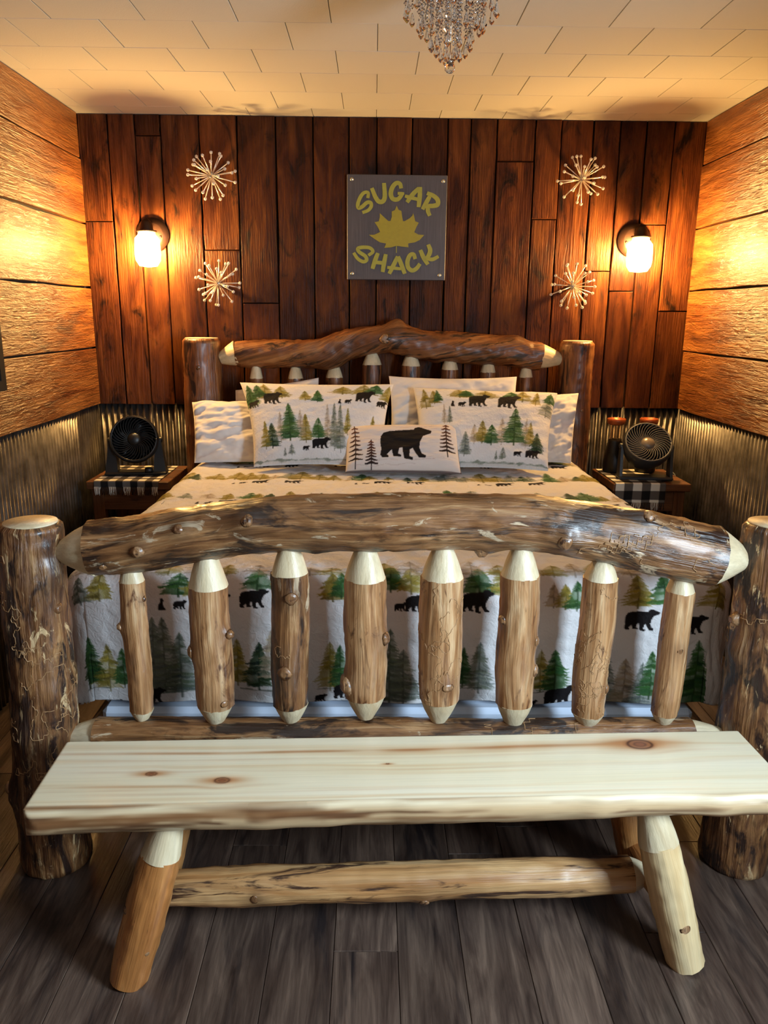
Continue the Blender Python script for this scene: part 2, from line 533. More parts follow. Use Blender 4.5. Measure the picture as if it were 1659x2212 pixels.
# side walls
wall_left = struct('wall_left', *boxes([(XL - 0.12, XL - 0.034, YF, YB + 0.03, -0.02, ZC + 0.05)]), M_gap)
zl = [ZM - 0.006, 1.382, 1.690, 2.008, 2.318, ZC]
for i in range(5):
    y_end = YB - 0.012 - [0.0, 0.004, 0.0, 0.006, 0.012][i]
    for (a, b) in ((y_end - 2.44, y_end), (YF, y_end - 2.446)):
        sd += 1
        board('plank', wall_left, M_plank, 'left', a, b, zl[i] + 0.002, zl[i + 1] - 0.002, XL + random.uniform(0, 0.006), 0.03, 1, n=13, wob=0.0025, seed=sd)
wall_right = struct('wall_right', *boxes([
    (XR + 0.034, XR + 0.12, YF, WIN[0], -0.02, ZC + 0.05), (XR + 0.034, XR + 0.12, WIN[1], YB + 0.03, -0.02, ZC + 0.05),
    (XR + 0.034, XR + 0.12, WIN[0], WIN[1], -0.02, WIN[2]), (XR + 0.034, XR + 0.12, WIN[0], WIN[1], WIN[3], ZC + 0.05)]), M_gap)
zr = [ZM - 0.006, 1.392, 1.704, 2.014, 2.322, ZC]
for i in range(5):
    y_end = YB - 0.008 - [0.006, 0.0, 0.004, 0.0, 0.01][i]
    segs = [(max(WIN[1] + 0.04, y_end - 2.5), y_end)]
    if zr[i + 1] > WIN[2] and zr[i] < WIN[3]: segs += [(WIN[1] + 0.04, y_end - 2.506), (YF, WIN[0] - 0.04)]
    else: segs += [(YF, y_end - 2.506)]
    for a, b in segs:
        sd += 1
        board('plank', wall_right, M_plank, 'right', a, b, zr[i] + 0.002, zr[i + 1] - 0.002, XR - random.uniform(0, 0.006), 0.03, -1, n=13, wob=0.0025, seed=sd)
wall_front = struct('wall_front', *boxes([(XL - 0.1, XR + 0.1, YF - 0.1, YF, -0.02, ZC + 0.05)]), plain('plain_plank_tone', (120, 74, 40), 0.6))

# window in the right wall, beside the camera
wy0, wy1, wz0, wz1 = WIN
win = mk('window_1', *boxes([(XR - 0.012, XR + 0.11, wy0 - 0.05, wy1 + 0.05, wz1 - 0.04, wz1 + 0.05), (XR - 0.012, XR + 0.11, wy0 - 0.05, wy1 + 0.05, wz0 - 0.05, wz0 + 0.04),
                             (XR - 0.012, XR + 0.11, wy0 - 0.05, wy0 + 0.04, wz0, wz1), (XR - 0.012, XR + 0.11, wy1 - 0.04, wy1 + 0.05, wz0, wz1)]), plain('white_window_frame', (225, 222, 215), 0.5), smooth=False)
win['kind'] = 'structure'
mk('pane', *boxes([(XR + 0.06, XR + 0.066, wy0, wy1, wz0, wz1)]), M_pane, win, smooth=False)

# corrugated wainscot
def corrugated(name, parent, axis, a0, a1, base, outdir, z0, z1, pitch=0.0335, amp=0.0055):
    n = int((a1 - a0) / pitch * 10)
    a = np.linspace(a0, a1, n)
    d = amp * np.cos(2 * np.pi * a / pitch)
    V = []
    for z in (z0, z1):
        for q, dd in zip(a, d):
            V.append((q, base + outdir * dd, z) if axis == 'x' else (base + outdir * dd, q, z))
    o = mk(name, V, grid_faces(2, n), M_metal, parent, True)
    md = o.modifiers.new('thick', 'SOLIDIFY'); md.thickness = 0.0012
    return o
corrugated('corrugated_panel', wall_back, 'x', XL - 0.02, XR + 0.02, YB + 0.012, -1, 0.0, ZM + 0.004)
corrugated('corrugated_panel', wall_left, 'y', YF, 3.995, XL - 0.014, 1, 0.0, ZM)
# a flat offcut closes the left corner
corrugated('corrugated_panel', wall_left, 'y', 3.96, YB + 0.01, XL - 0.010, 1, 0.0, ZM, amp=0.0022)
corrugated('corrugated_panel', wall_right, 'y', WIN[1], YB + 0.01, XR + 0.014, -1, 0.0, ZM)

# floor planks
floor = struct('floor', *boxes([(XL - 0.1, XR + 0.1, YF - 0.1, YB + 0.1, -0.05, -0.012)]), M_gap)
x = XL - 0.02 - 0.052
k = 0
while x < XR:
    x1 = x + 0.163
    y = YF - random.uniform(0, 1.2)
    while y < YB:
        y1 = y + 1.22
        a, b = max(y, YF), min(y1, YB + 0.02)
        if b - a > 0.05:
            sd += 1
            board('floor_plank', floor, M_floor, 'floor', a + 0.0006, b - 0.0006, x + 0.0006, x1 - 0.0006, random.uniform(-0.0004, 0.0), 0.012, 1, n=3, wob=0.0, seed=sd, chamfer=0.0014)
        y = y1
    x = x1; k += 1

# ceiling tiles
ceiling = struct('ceiling', *boxes([(XL - 0.1, XR + 0.1, YF - 0.1, YB + 0.1, ZC + 0.012, ZC + 0.08), (XL - 0.02, XR + 0.02, YF, 1.834, ZC, ZC + 0.012)]), M_ceil)
TX, TY = 0.3165, 0.287
tile_mesh = None
yy = 4.13; row = 0
while yy + TY > 1.84:
    y0, y1 = yy, min(yy + TY, YB + 0.02)
    ph = -0.236 if row % 2 else -0.394
    if row == 0: pass
    n0 = math.floor((XL - ph) / TX)
    q = ph + n0 * TX
    while q < XR:
        a, b = max(q, XL - 0.02), min(q + TX, XR + 0.02)
        if b - a > 0.02:
            sz = random.uniform(-0.0004, 0.0004)
            V, Fc = bevel_box(a + 0.0013, b - 0.0013, y0 + 0.0006, y1 - 0.0006, ZC + sz, ZC + 0.012, 0.0012)
            mk('ceiling_tile', V, Fc, M_ceil, ceiling, False)
        q += TX
    yy -= TY; row += 1

# dark frame on the left wall, only its edge reaches the picture
fr = empty('picture_frame', (XL + 0.012, 2.80, 1.262), 'dark framed picture at the left picture edge, hung on the left plank wall', 'picture')
fx0, fx1 = XL + 0.008, XL + 0.034
mk('frame', *boxes([(fx0, fx1, 2.42, 3.132, 1.262, 1.302), (fx0, fx1, 2.42, 3.132, 1.86, 1.90), (fx0, fx1, 2.42, 2.46, 1.302, 1.86), (fx0, fx1, 3.092, 3.132, 1.302, 1.86)]), M_black, fr, smooth=False)
mk('picture_panel', *boxes([(fx0, fx1 - 0.014, 2.46, 3.092, 1.302, 1.86)]), M_charcoal, fr, smooth=False)

# ------------------------------------------------------------------ logs
def log(name, P, R, mat, parent, n=60, seg=28, seed=0, knots=(), amp=0.02, n0=(0, -1, 0), twist=0.0, cap=(0.0, 0.0), fine=0.006, dk_knots=True, origin=None):
    """swept log. P control points, R radii. theta 0 faces n0. knots: (s 0..1, theta deg, height, width). cap: chamfer at start and end"""
    pr = np.c_[np.asarray(P, float), np.asarray(R, float)]
    C, t = catmull(pr, n)
    R_ = C[:, 3].copy(); C = C[:, :3]
    L = t[-1]
    T = np.gradient(C, axis=0); T /= np.linalg.norm(T, axis=1)[:, None]
    n0 = np.array(n0, float)
    A = n0[None] - T * (T @ n0)[:, None]; A /= np.linalg.norm(A, axis=1)[:, None]
    B = np.cross(T, A)
    th = np.arange(seg) * 2 * np.pi / seg
    S = np.repeat(t[:, None], seg, 1); TH = np.repeat(th[None], n, 0)
    RR = np.repeat(R_[:, None], seg, 1)
    cx, sx = np.cos(TH), np.sin(TH)
    D = RR * (1 + amp * 2.2 * vnoise(cx * 1.3, sx * 1.3, S * 5 + seed * 3.1, seed) + amp * vnoise(cx * 3, sx * 3, S * 16, seed + 5))
    D += fine * 0.3 * vnoise(cx * 8, sx * 8, S * 40, seed + 9)
    dk = np.zeros_like(D)
    for kn in knots:
        s0, a0, h, w = kn[:4]
        dth = (TH - math.radians(a0) + np.pi) % (2 * np.pi) - np.pi
        d2 = ((dth * RR) ** 2 + (S - s0 * L) ** 2 * 0.7) / w ** 2
        D += h * np.exp(-d2)
        if dk_knots: dk = np.maximum(dk, 0.8 * np.exp(-d2 * 0.25) * (0.7 + 0.3 * vnoise(cx * 6, sx * 6, S * 30, seed + 2)))
    for e, c in ((0, cap[0]), (1, cap[1])):
        if c > 0:
            dist = t if e == 0 else L - t
            m = np.clip(dist / c, 0, 1)
            D *= (1 - (c / R_.mean()) * (1 - np.sqrt(np.clip(1 - (1 - m) ** 2, 0, 1))))[:, None]
    V = C[:, None, :] + D[..., None] * (cx[..., None] * A[:, None, :] + sx[..., None] * B[:, None, :])
    tw = TH + twist * S
    off = np.random.default_rng(seed + 999).uniform(0, 30, 3)
    WC = np.stack([RR * np.cos(tw) + off[0], RR * np.sin(tw) + off[1], S + off[2]], -1)
    V = V.reshape(-1, 3); WC = WC.reshape(-1, 3); dk = dk.ravel()
    Fc = [tuple(f[::-1]) for f in grid_faces(n, seg, True)]
    # end caps as fans
    for e in (0, n - 1):
        c = V[e * seg:(e + 1) * seg].mean(0)
        V = np.vstack([V, c]); WC = np.vstack([WC, WC[e * seg:(e + 1) * seg].mean(0)]); dk = np.r_[dk, 0.0]
        ci = len(V) - 1
        for j in range(seg):
            f = (e * seg + j, e * seg + (j + 1) % seg, ci)
            Fc.append(f if e == 0 else f[::-1])
    Fc = [tuple(f[::-1]) for f in Fc]
    o = mk(name, V, Fc, mat, parent, True, {'wc': WC, 'dk': np.clip(dk, 0, 1)}, origin=origin, sharp=50)
    o_frame = (C, R_, A, B, t, D)
    return o, o_frame

def stub(name, base, direction, r, h, parent, seed=0, mat=None):
    """short knot stub with a rounded, slightly hollow tip"""
    d = Vector(direction).normalized()
    M = Matrix.Translation(Vector(base)) @ d.to_track_quat('Z', 'Y').to_matrix().to_4x4()
    h = h * 0.4
    prof = [(r * 1.9, -0.9 * h), (r * 1.45, 0.05 * h), (r * 1.1, 0.5 * h), (r * 0.92, 0.85 * h), (r * 0.7, h), (r * 0.4, 0.9 * h), (0.0005, 0.8 * h)]
    V, Fc = lathe(prof, 14)
    V = V * (1 + 0.28 * vnoise(V[:, 0:1] * 60 + seed, V[:, 1:2] * 60, V[:, 2:3] * 60, seed))
    W = xf(V, M)
    mk(name, W, Fc, mat or M_knot, parent, True, {'wc': W * 1.0 + seed})

def on_log(fr, s, deg):
    C, R_, A, B, t, D = fr
    i = int(round(s * (len(t) - 1))); seg = D.shape[1]
    a = math.radians(deg); j = int(round(a / (2 * math.pi) * seg)) % seg
    d = A[i] * math.cos(a) + B[i] * math.sin(a)
    return C[i] + d * D[i, j], d

def add_knots(fr, parent, lst, seed=0):
    for q, (s, deg, r, h) in enumerate(lst):
        p, d = on_log(fr, s, deg)
        stub('knot', p, d, r * 0.8, h, parent, seed + q)

def trails(fr, parent, n, seed, srange=(0.1, 0.9), arange=(-80, 80), r=0.0012, step=0.006, length=48):
    C, R_, A, B, t, D = fr
    g = np.random.default_rng(seed); parts = []
    L = t[-1]
    for q in range(n):
        s = g.uniform(*srange) * L; a = math.radians(g.uniform(*arange)); h = g.uniform(0, 2 * math.pi)
        pts = []
        for k in range(int(length * g.uniform(0.5, 1.4))):
            h += g.normal(0, 0.75)
            s += step * math.cos(h); 
            i = int(np.clip(round(s / L * (len(t) - 1)), 0, len(t) - 1))
            a += step * math.sin(h) / R_[i]
            if s < 0.02 * L or s > 0.98 * L: break
            j = int(round((a % (2 * math.pi)) / (2 * math.pi) * D.shape[1])) % D.shape[1]
            d = A[i] * math.cos(a) + B[i] * math.sin(a)
            pts.append(C[i] + d * (D[i, j] + r * 0.2))
        if len(pts) > 4:
            P, _ = catmull(np.array(pts), len(pts) * 2)
            rr = r * (0.6 + 0.5 * np.abs(np.sin(np.linspace(0, 9, len(P)))))
            parts.append(tube(P, rr, 5))
    V, Fc = join(parts)
    o = mk('beetle_trail', V, Fc, M_trail, parent, True)
    o['kind'] = 'stuff'
    return o

def tip(name, p0, p1, r0, r1, parent, seed=0, n0=(0, -1, 0), bulge=0.05):
    """whittled pale cone from p0 (log radius) to p1 (tenon)"""
    p0, p1 = np.array(p0, float), np.array(p1, float)
    P = [p0, p0 * 0.6 + p1 * 0.4, p0 * 0.2 + p1 * 0.8, p1]
    R = [r0, r0 * (0.62 + bulge) + r1 * (0.38 - bulge), r0 * (0.22 + bulge * 0.5) + r1 * (0.78 - bulge * 0.5), r1]
    o, fr = log(name, P, R, M_tip, parent, n=14, seg=24, seed=seed, amp=0.02, n0=n0, fine=0.002)
    return o

# ------------------------------------------------------------------ the log bed
YFOOT, YHEAD = 1.99, 4.15
bed = empty('log_bed', (0, 3.07, 0), 'rustic peeled-log bed with arched headboard and footboard rails', 'bed')

# posts
def post(name, x0, x1, y, h, r0, r1, mat, seed, knots, stubs, trail=0, lean_y=0.0):
    o, fr = log(name, [(x0, y, 0.0), (x0 * 0.67 + x1 * 0.33, y, h * 0.35), (x0 * 0.33 + x1 * 0.67, y + lean_y, h * 0.7), (x1, y + lean_y, h)],
                [r0, (r0 * 0.6 + r1 * 0.4), (r0 * 0.3 + r1 * 0.7), r1], mat, bed, n=110, seg=40, seed=seed, knots=knots, amp=0.03, cap=(0.006, 0.012), fine=0.012)
    add_knots(fr, o, stubs, seed * 7)
    if trail: trails(fr, o, trail, seed, (0.3, 0.88))
    # sawn, varnished top face
    V, Fc = lathe([(0.0005, 0.0), (r1 * 0.84, 0.0), (r1 * 0.86, -0.004)], 32, Matrix.Translation((x1, y + lean_y, h + 0.003)))
    mk('sawn_top', V, [f[::-1] for f in Fc], M_tip, o, True, {'wc': np.asarray(V) * np.array([1, 1, 0.1])})
    return o
post('footboard_post', -1.014, -0.986, YFOOT, 1.03, 0.099, 0.080, M_post, 11,
     [(0.42, -20, 0.012, 0.05), (0.86, 60, 0.008, 0.04), (0.24, -70, 0.018, 0.04)], [(0.78, 62, 0.012, 0.016), (0.25, -72, 0.014, 0.02)], trail=13)
post('footboard_post', 1.002, 0.990, YFOOT, 1.04, 0.101, 0.080, M_post, 12,
     [(0.72, 15, 0.012, 0.03), (0.66, -70, 0.02, 0.03), (0.13, 75, 0.015, 0.03)], [(0.79, 22, 0.011, 0.012), (0.745, -78, 0.016, 0.05), (0.13, 80, 0.01, 0.02)], trail=3)
post('headboard_post', -0.979, -0.979, YHEAD, 1.44, 0.104, 0.098, M_head, 13, [(0.75, -5, 0.006, 0.03)], [(0.9, -2, 0.008, 0.005)])
post('headboard_post', 0.983, 0.983, YHEAD, 1.443, 0.098, 0.089, M_head, 14, [(0.7, 5, 0.006, 0.03)], [(0.75, 20, 0.008, 0.005)])

# top rail of the footboard
fr_pts = [(-0.829, .958), (-0.705, .975), (-0.557, 1.002), (-0.336, 1.027), (-0.054, 1.034), (0.155, 1.040), (0.34, 1.035), (0.527, 1.006), (0.717, .971), (0.836, .948)]
fr_rad = [.074, .0755, .0745, .074, .075, .075, .0765, .079, .084, .082]
rail, frF = log('top_rail', [(x, YFOOT, z) for x, z in fr_pts], fr_rad, M_rail, bed, n=150, seg=40, seed=21, amp=0.03, fine=0.012,
                knots=[(0.09, 0, 0.010, 0.02), (0.02, 20, 0.008, 0.02), (0.155, -25, 0.006, 0.02), (0.255, -25, 0.012, 0.03), (0.63, 70, 0.014, 0.03), (0.745, 12, 0.012, 0.028), (0.86, -65, 0.016, 0.035), (0.36, 62, 0.007, 0.03)])
add_knots(frF, rail, [(0.09, 2, 0.011, 0.012), (0.03, 24, 0.010, 0.014), (0.155, -25, 0.010, 0.010), (0.262, -25, 0.012, 0.014), (0.62, 72, 0.016, 0.030), (0.745, 14, 0.014, 0.014), (0.865, -60, 0.014, 0.014)], 210)
trails(frF, rail, 9, 22, (0.80, 0.985), (-60, 60), length=34)
tip('whittled_end', (-0.826, YFOOT, .9575), (-0.932, YFOOT, .946), 0.0735, 0.016, rail, 23)
tip('whittled_end', (0.833, YFOOT, .9485), (0.936, YFOOT, .936), 0.0815, 0.016, rail, 24)
# lower rail of the footboard
low, frL = log('lower_rail', [(-0.86, YFOOT, .402), (-0.4, YFOOT, .400), (0.1, YFOOT, .398), (0.5, YFOOT, .398), (0.83, YFOOT, .402)], [.056, .060, .060, .058, .055], M_rail, bed, n=90, seg=28, seed=31, amp=0.03,
               knots=[(0.3, -20, 0.006, 0.03), (0.6, -30, 0.006, 0.03)])
trails(frL, low, 5, 33, (0.6, 0.85), (-70, 0), length=16)
tip('whittled_end', (-0.855, YFOOT, .402), (-0.93, YFOOT, .402), 0.0555, 0.03, low, 34)
tip('whittled_end', (0.827, YFOOT, .402), (0.915, YFOOT, .404), 0.0545, 0.03, low, 35)

spin = [  # x top, z top, x bottom, z bottom, radius, tip top, tip bottom, knots(s,deg,r,h), trails
    (-0.731, .905, -0.729, .465, .0345, .035, .022, [(0.66, -68, .009, .014), (0.87, 72, .006, .006)], 0, .018),
    (-0.527, .942, -0.523, .455, .0545, .085, .050, [(0.62, 68, .010, .018), (0.47, -72, .014, .012), (0.06, 40, .008, .004)], 0, .022),
    (-0.307, .957, -0.312, .463, .0525, .062, .045, [(0.86, 10, .012, .006), (0.30, -8, .013, .010)], 2, .024),
    (-0.103, .960, -0.101, .474, .0575, .078, .060, [(0.50, 66, .014, .012), (0.13, -62, .020, .020)], 0, .024),
    (0.104, .962, 0.105, .464, .0595, .075, .062, [(0.16, 18, .010, .006)], 14, .024),
    (0.314, .960, 0.318, .453, .0545, .068, .060, [(0.69, -62, .010, .012), (0.52, 62, .010, .008), (0.28, 66, .012, .012)], 0, .024),
    (0.534, .925, 0.529, .451, .0475, .040, .030, [(0.2, 66, .009, .008)], 16, .022),
    (0.755, .884, 0.746, .456, .0395, .036, .026, [(0.55, 12, .007, .002)], 0, .02),
]
for q, (xt, zt, xb, zb, r, lt, lb, kns, tr, bow) in enumerate(spin):
    sdq = 40 + q * 3
    a = np.array([xb, YFOOT, zb + lb]); b = np.array([xt, YFOOT, zt - lt])
    bw = [0.002, 0.003, -0.001, 0.002, 0.0, -0.003, -0.004, 0.002][q]
    P = [a, a * .67 + b * .33 + np.array([bw, 0, 0]), a * .33 + b * .67 - np.array([bw * 0.6, 0, 0]), b]
    o, fr = log('spindle', P, [r * 0.94, r, r * 1.0, r * 0.97], M_rail if q == 2 else M_spindle, bed, n=64, seg=32, seed=sdq, amp=0.016, fine=0.006,
                knots=[(s, d, h_ * 0.6, rr * 1.8) for s, d, rr, h_ in kns])
    add_knots(fr, o, kns, sdq * 5)
    if tr: trails(fr, o, tr, sdq, (0.05, 0.9), length=40, step=0.005, r=0.0009)
    tip('whittled_end', b - (b - a) * 0.004, (xt, YFOOT, zt + 0.012), r * 0.965, bow, o, sdq + 1)
    tip('whittled_end', a + (b - a) * 0.004, (xb, YFOOT, zb - 0.008), r * 0.935, bow * 0.9, o, sdq + 2)

# headboard
hp = [(-0.80, 1.364), (-0.682, 1.366), (-0.488, 1.368), (-0.343, 1.374), (-0.198, 1.418), (-0.029, 1.444), (0.043, 1.441), (0.213, 1.414), (0.432, 1.399), (0.627, 1.384), (0.795, 1.364)]
hr = [.0655, .070, .071, .077, .073, .0755, .077, .076, .0745, .075, .067]
hrail, frH = log('top_rail', [(x, YHEAD, z) for x, z in hp], hr, M_head, bed, n=150, seg=36, seed=61, amp=0.045, fine=0.016, twist=4.0,
                 knots=[(0.52, -88, 0.035, 0.035), (0.49, -5, 0.008, 0.016), (0.90, -85, 0.018, 0.04), (0.31, 80, 0.022, 0.05), (0.66, 80, 0.012, 0.03), (0.8, 75, 0.012, 0.05)])
add_knots(frH, hrail, [(0.485, -2, 0.016, 0.006)], 620)
tip('whittled_end', (-0.797, YHEAD, 1.364), (-0.885, YHEAD, 1.338), 0.0645, 0.03, hrail, 62)
tip('whittled_end', (0.792, YHEAD, 1.364), (0.905, YHEAD, 1.348), 0.066, 0.026, hrail, 63)
log('lower_rail', [(-0.91, YHEAD, .62), (-0.3, YHEAD, .60), (0.3, YHEAD, .60), (0.91, YHEAD, .62)], [.05, .06, .06, .05], M_head, bed, n=30, seg=20, seed=64)
for q, (xs, zt, r) in enumerate([(-0.701, 1.300, .036), (-0.495, 1.301, .042), (-0.291, 1.308, .046), (-0.092, 1.375, .052), (0.112, 1.372, .051), (0.317, 1.355, .046), (0.519, 1.342, .041), (0.721, 1.318, .038)]):
    lt = 0.062
    o, fr = log('spindle', [(xs, YHEAD, .63), (xs, YHEAD, .85), (xs, YHEAD, 1.1), (xs, YHEAD, zt - lt)], [r * .95, r, r, r * .98], M_head, bed, n=40, seg=24, seed=70 + q, amp=0.02)
    tip('whittled_end', (xs, YHEAD, zt - lt - 0.002), (xs, YHEAD, zt + 0.012), r * 0.975, 0.017, o, 80 + q)
for sx in (-0.9, 0.9):
    log('side_rail', [(sx, YFOOT + 0.08, .33), (sx, 2.7, .32), (sx, 3.4, .32), (sx, YHEAD - 0.08, .33)], [.05, .055, .055, .05], M_spindle, bed, n=30, seg=20, seed=90 + int(sx > 0), n0=(0, 0, 1))

# ------------------------------------------------------------------ print painting
class Canvas:
    def __init__(s, w, h, res, base):
        s.w, s.h, s.res = w, h, res
        s.nx, s.ny = int(w / res) + 1, int(h / res) + 1
        s.a = np.tile(np.array(base, float), (s.ny, s.nx, 1))       # row 0 is y = 0 (top)
    def poly(s, P, col, alpha=1.0, noise=0.0, seed=0):
        P = np.asarray(P, float) / s.res
        x0, y0 = np.floor(P.min(0)).astype(int) - 1; x1, y1 = np.ceil(P.max(0)).astype(int) + 2
        x0, y0 = max(x0, 0), max(y0, 0); x1, y1 = min(x1, s.nx), min(y1, s.ny)
        if x1 <= x0 or y1 <= y0: return
        X, Y = np.meshgrid(np.arange(x0, x1), np.arange(y0, y1))
        ins = np.zeros(X.shape, bool)
        n = len(P)
        for i in range(n):
            xa, ya = P[i]; xb, yb = P[(i + 1) % n]
            if ya == yb: continue
            c = ((ya > Y) != (yb > Y)) & (X < (xb - xa) * (Y - ya) / (yb - ya) + xa)
            ins ^= c
        al = ins * alpha
        if noise:
            al = al * np.clip(1 - noise + noise * (fbm(X * 0.06, Y * 0.06, 0, seed, 3) + 0.6), 0, 1)
        al = al[..., None]
        s.a[y0:y1, x0:x1] = s.a[y0:y1, x0:x1] * (1 - al) + np.array(col, float) * al
    def sample(s, x, y):
        fx = np.clip(np.asarray(x) / s.res, 0, s.nx - 1.001); fy = np.clip(np.asarray(y) / s.res, 0, s.ny - 1.001)
        ix, iy = fx.astype(int), fy.astype(int); u, v = (fx - ix)[..., None], (fy - iy)[..., None]
        A = s.a
        return (A[iy, ix] * (1 - u) + A[iy, ix + 1] * u) * (1 - v) + (A[iy + 1, ix] * (1 - u) + A[iy + 1, ix + 1] * u) * v

BEAR = np.array([(1412, 478), (1410, 465), (1375, 455), (1345, 440), (1325, 436), (1300, 445), (1295, 460), (1240, 462), (1190, 465), (1130, 472), (1090, 485),
                 (1070, 510), (1065, 560), (1070, 610), (1062, 650), (1075, 668), (1115, 668), (1118, 655), (1105, 645), (1140, 612), (1145, 640), (1150, 660), (1200, 662),
                 (1203, 650), (1180, 640), (1190, 600), (1212, 595), (1215, 640), (1222, 675), (1275, 685), (1278, 668), (1255, 660), (1260, 610), (1280, 600), (1300, 640),
                 (1318, 668), (1362, 668), (1365, 652), (1340, 640), (1325, 600), (1330, 560), (1355, 510), (1385, 495), (1405, 490)], float)
BEAR = (BEAR - np.array([1237, 685])) / 350.0            # feet at y=0, unit width
CUB = np.array([(-.3, 0), (-.34, -.3), (-.28, -.62), (-.1, -.85), (-.08, -1.1), (-.16, -1.3), (-.02, -1.2), (.12, -1.3), (.2, -1.12), (.36, -1.02), (.2, -.88), (.2, -.6), (.3, -.3), (.46, -.05), (.4, 0)])
BLACK = (15, 10, 11)
GREEN, DGREEN, OLIVE, GREY, BROWN = (40, 76, 34), (32, 52, 30), (122, 108, 40), (92, 100, 88), (146, 130, 108)

def bear(c, x, y, w, col=BLACK):
    c.poly(BEAR * w + np.array([x, y]), col)
def cub(c, x, y, h, col=BLACK):
    c.poly(CUB * h * 0.8 + np.array([x, y]), col)

def tree(c, x, ytop, ybot, w, col, alpha=0.92, seed=0, noise=0.25, trunk=True):
    """watercolour conifer: a soft ragged body under tiers of drooping boughs in several tones"""
    g = np.random.default_rng(seed)
    h = ybot - ytop; w = w * 1.65
    col = np.array(col, float)
    n = max(6, int(h / 0.010)); body = 0.92
    half = lambda f: w / 2 * (0.06 + 0.94 * f ** 0.9) * (1.0 if f < 0.85 else 1.0 - (f - 0.85) * 1.6)
    R, Lf = [], []
    for k in range(n):
        f = (k + 1) / n; y = ytop + h * body * f
        for side, lst in ((1, R), (-1, Lf)):
            lst.append((x + side * half(f) * g.uniform(0.65, 1.0), y)); lst.append((x + side * half(f) * g.uniform(0.45, 0.65), y - h / n * 0.3))
    c.poly([(x, ytop)] + R + [(x, ytop + h * body)] + Lf[::-1], col, alpha * 0.9, 0.35, seed)
    if trunk:
        tw = max(0.0014, w * 0.022)
        c.poly([(x - tw * .4, ytop), (x + tw * .4, ytop), (x + tw, ybot), (x - tw, ybot)], col * 0.62, alpha * 0.8)
    for k in range(int(n * 2.2)):
        f = g.uniform(0.04, 1.0); y = ytop + h * body * f; side = g.choice((-1, 1))
        e = half(f) * g.uniform(0.45, 1.12); t = max(0.003, h / n * g.uniform(0.5, 0.95))
        tone = col * g.uniform(0.72, 1.22) + np.array([8, 8, -4]) * g.uniform(-1, 1)
        c.poly([(x, y - t * 1.1), (x + side * e * 0.55, y - t * 0.35), (x + side * e, y + t * g.uniform(-.1, .5)), (x + side * e * 0.8, y + t * 0.55), (x + side * e * 0.62, y + t * 0.2), (x + side * e * 0.4, y + t * 0.6), (x, y + t * 0.2)],
               np.clip(tone, 0, 255), alpha * g.uniform(0.7, 1.0), 0.2, seed + k)

def ground(c, x0, x1, y, col=(84, 92, 66), seed=0, alpha=0.5, t=0.006):
    g = np.random.default_rng(seed)
    xs = np.linspace(x0, x1, max(6, int((x1 - x0) / 0.02)))
    top = [(q, y - abs(g.normal(0, t))) for q in xs]; bot = [(q, y + abs(g.normal(0, t * 0.5))) for q in xs[::-1]]
    c.poly(top + bot, col, alpha, 0.3, seed)

def generic_rows(c, y_start, y_end, period, x0, x1, seed):
    """repeating bands: trees above a file of bears"""
    g = np.random.default_rng(seed)
    y = y_start
    while y < y_end:
        x = x0 + g.uniform(0, 0.1)
        while x < x1:                                     # distant pale trees, then nearer ones
            hh = g.uniform(0.09, 0.18)
            kind = g.integers(0, 6)
            col = [OLIVE, OLIVE, BROWN, GREY, GREEN, DGREEN][kind]
            tree(c, x, y - hh - 0.075, y - 0.075 + g.uniform(-0.01, 0.012), hh * g.uniform(0.5, 0.8), col, [0.75, 0.8, 0.5, 0.55, 0.9, 0.9][kind], int(g.integers(1e6)))
            x += g.uniform(0.03, 0.10)
        ground(c, x0, x1, y - 0.072, (150, 140, 92), int(g.integers(1e6)), 0.35)
        x = x0 + g.uniform(0.0, 0.3)
        while x < x1:
            cub(c, x, y, 0.026); bear(c, x + 0.045, y, 0.036); bear(c, x + 0.125, y - 0.002, 0.088); bear(c, x + 0.27, y, 0.085)
            x += g.uniform(0.48, 0.6)
        y += period

CREAM = (206, 204, 204)

# ------------------------------------------------------------------ mattress and quilt
mt = empty('mattress', (0, 3.15, 0.2), 'mattress and box base in pale sheets, a strip showing below the quilt hem', 'mattress')
V, Fc = bevel_box(-0.93, 0.93, 2.175, 4.06, 0.395, 0.80, 0.03)
mk('mattress_body', V, Fc, M_white, mt, False)
V, Fc = bevel_box(-0.90, 0.90, 2.135, 4.05, 0.24, 0.41, 0.015)
mk('box_base', V, Fc, M_sheet, mt, False)

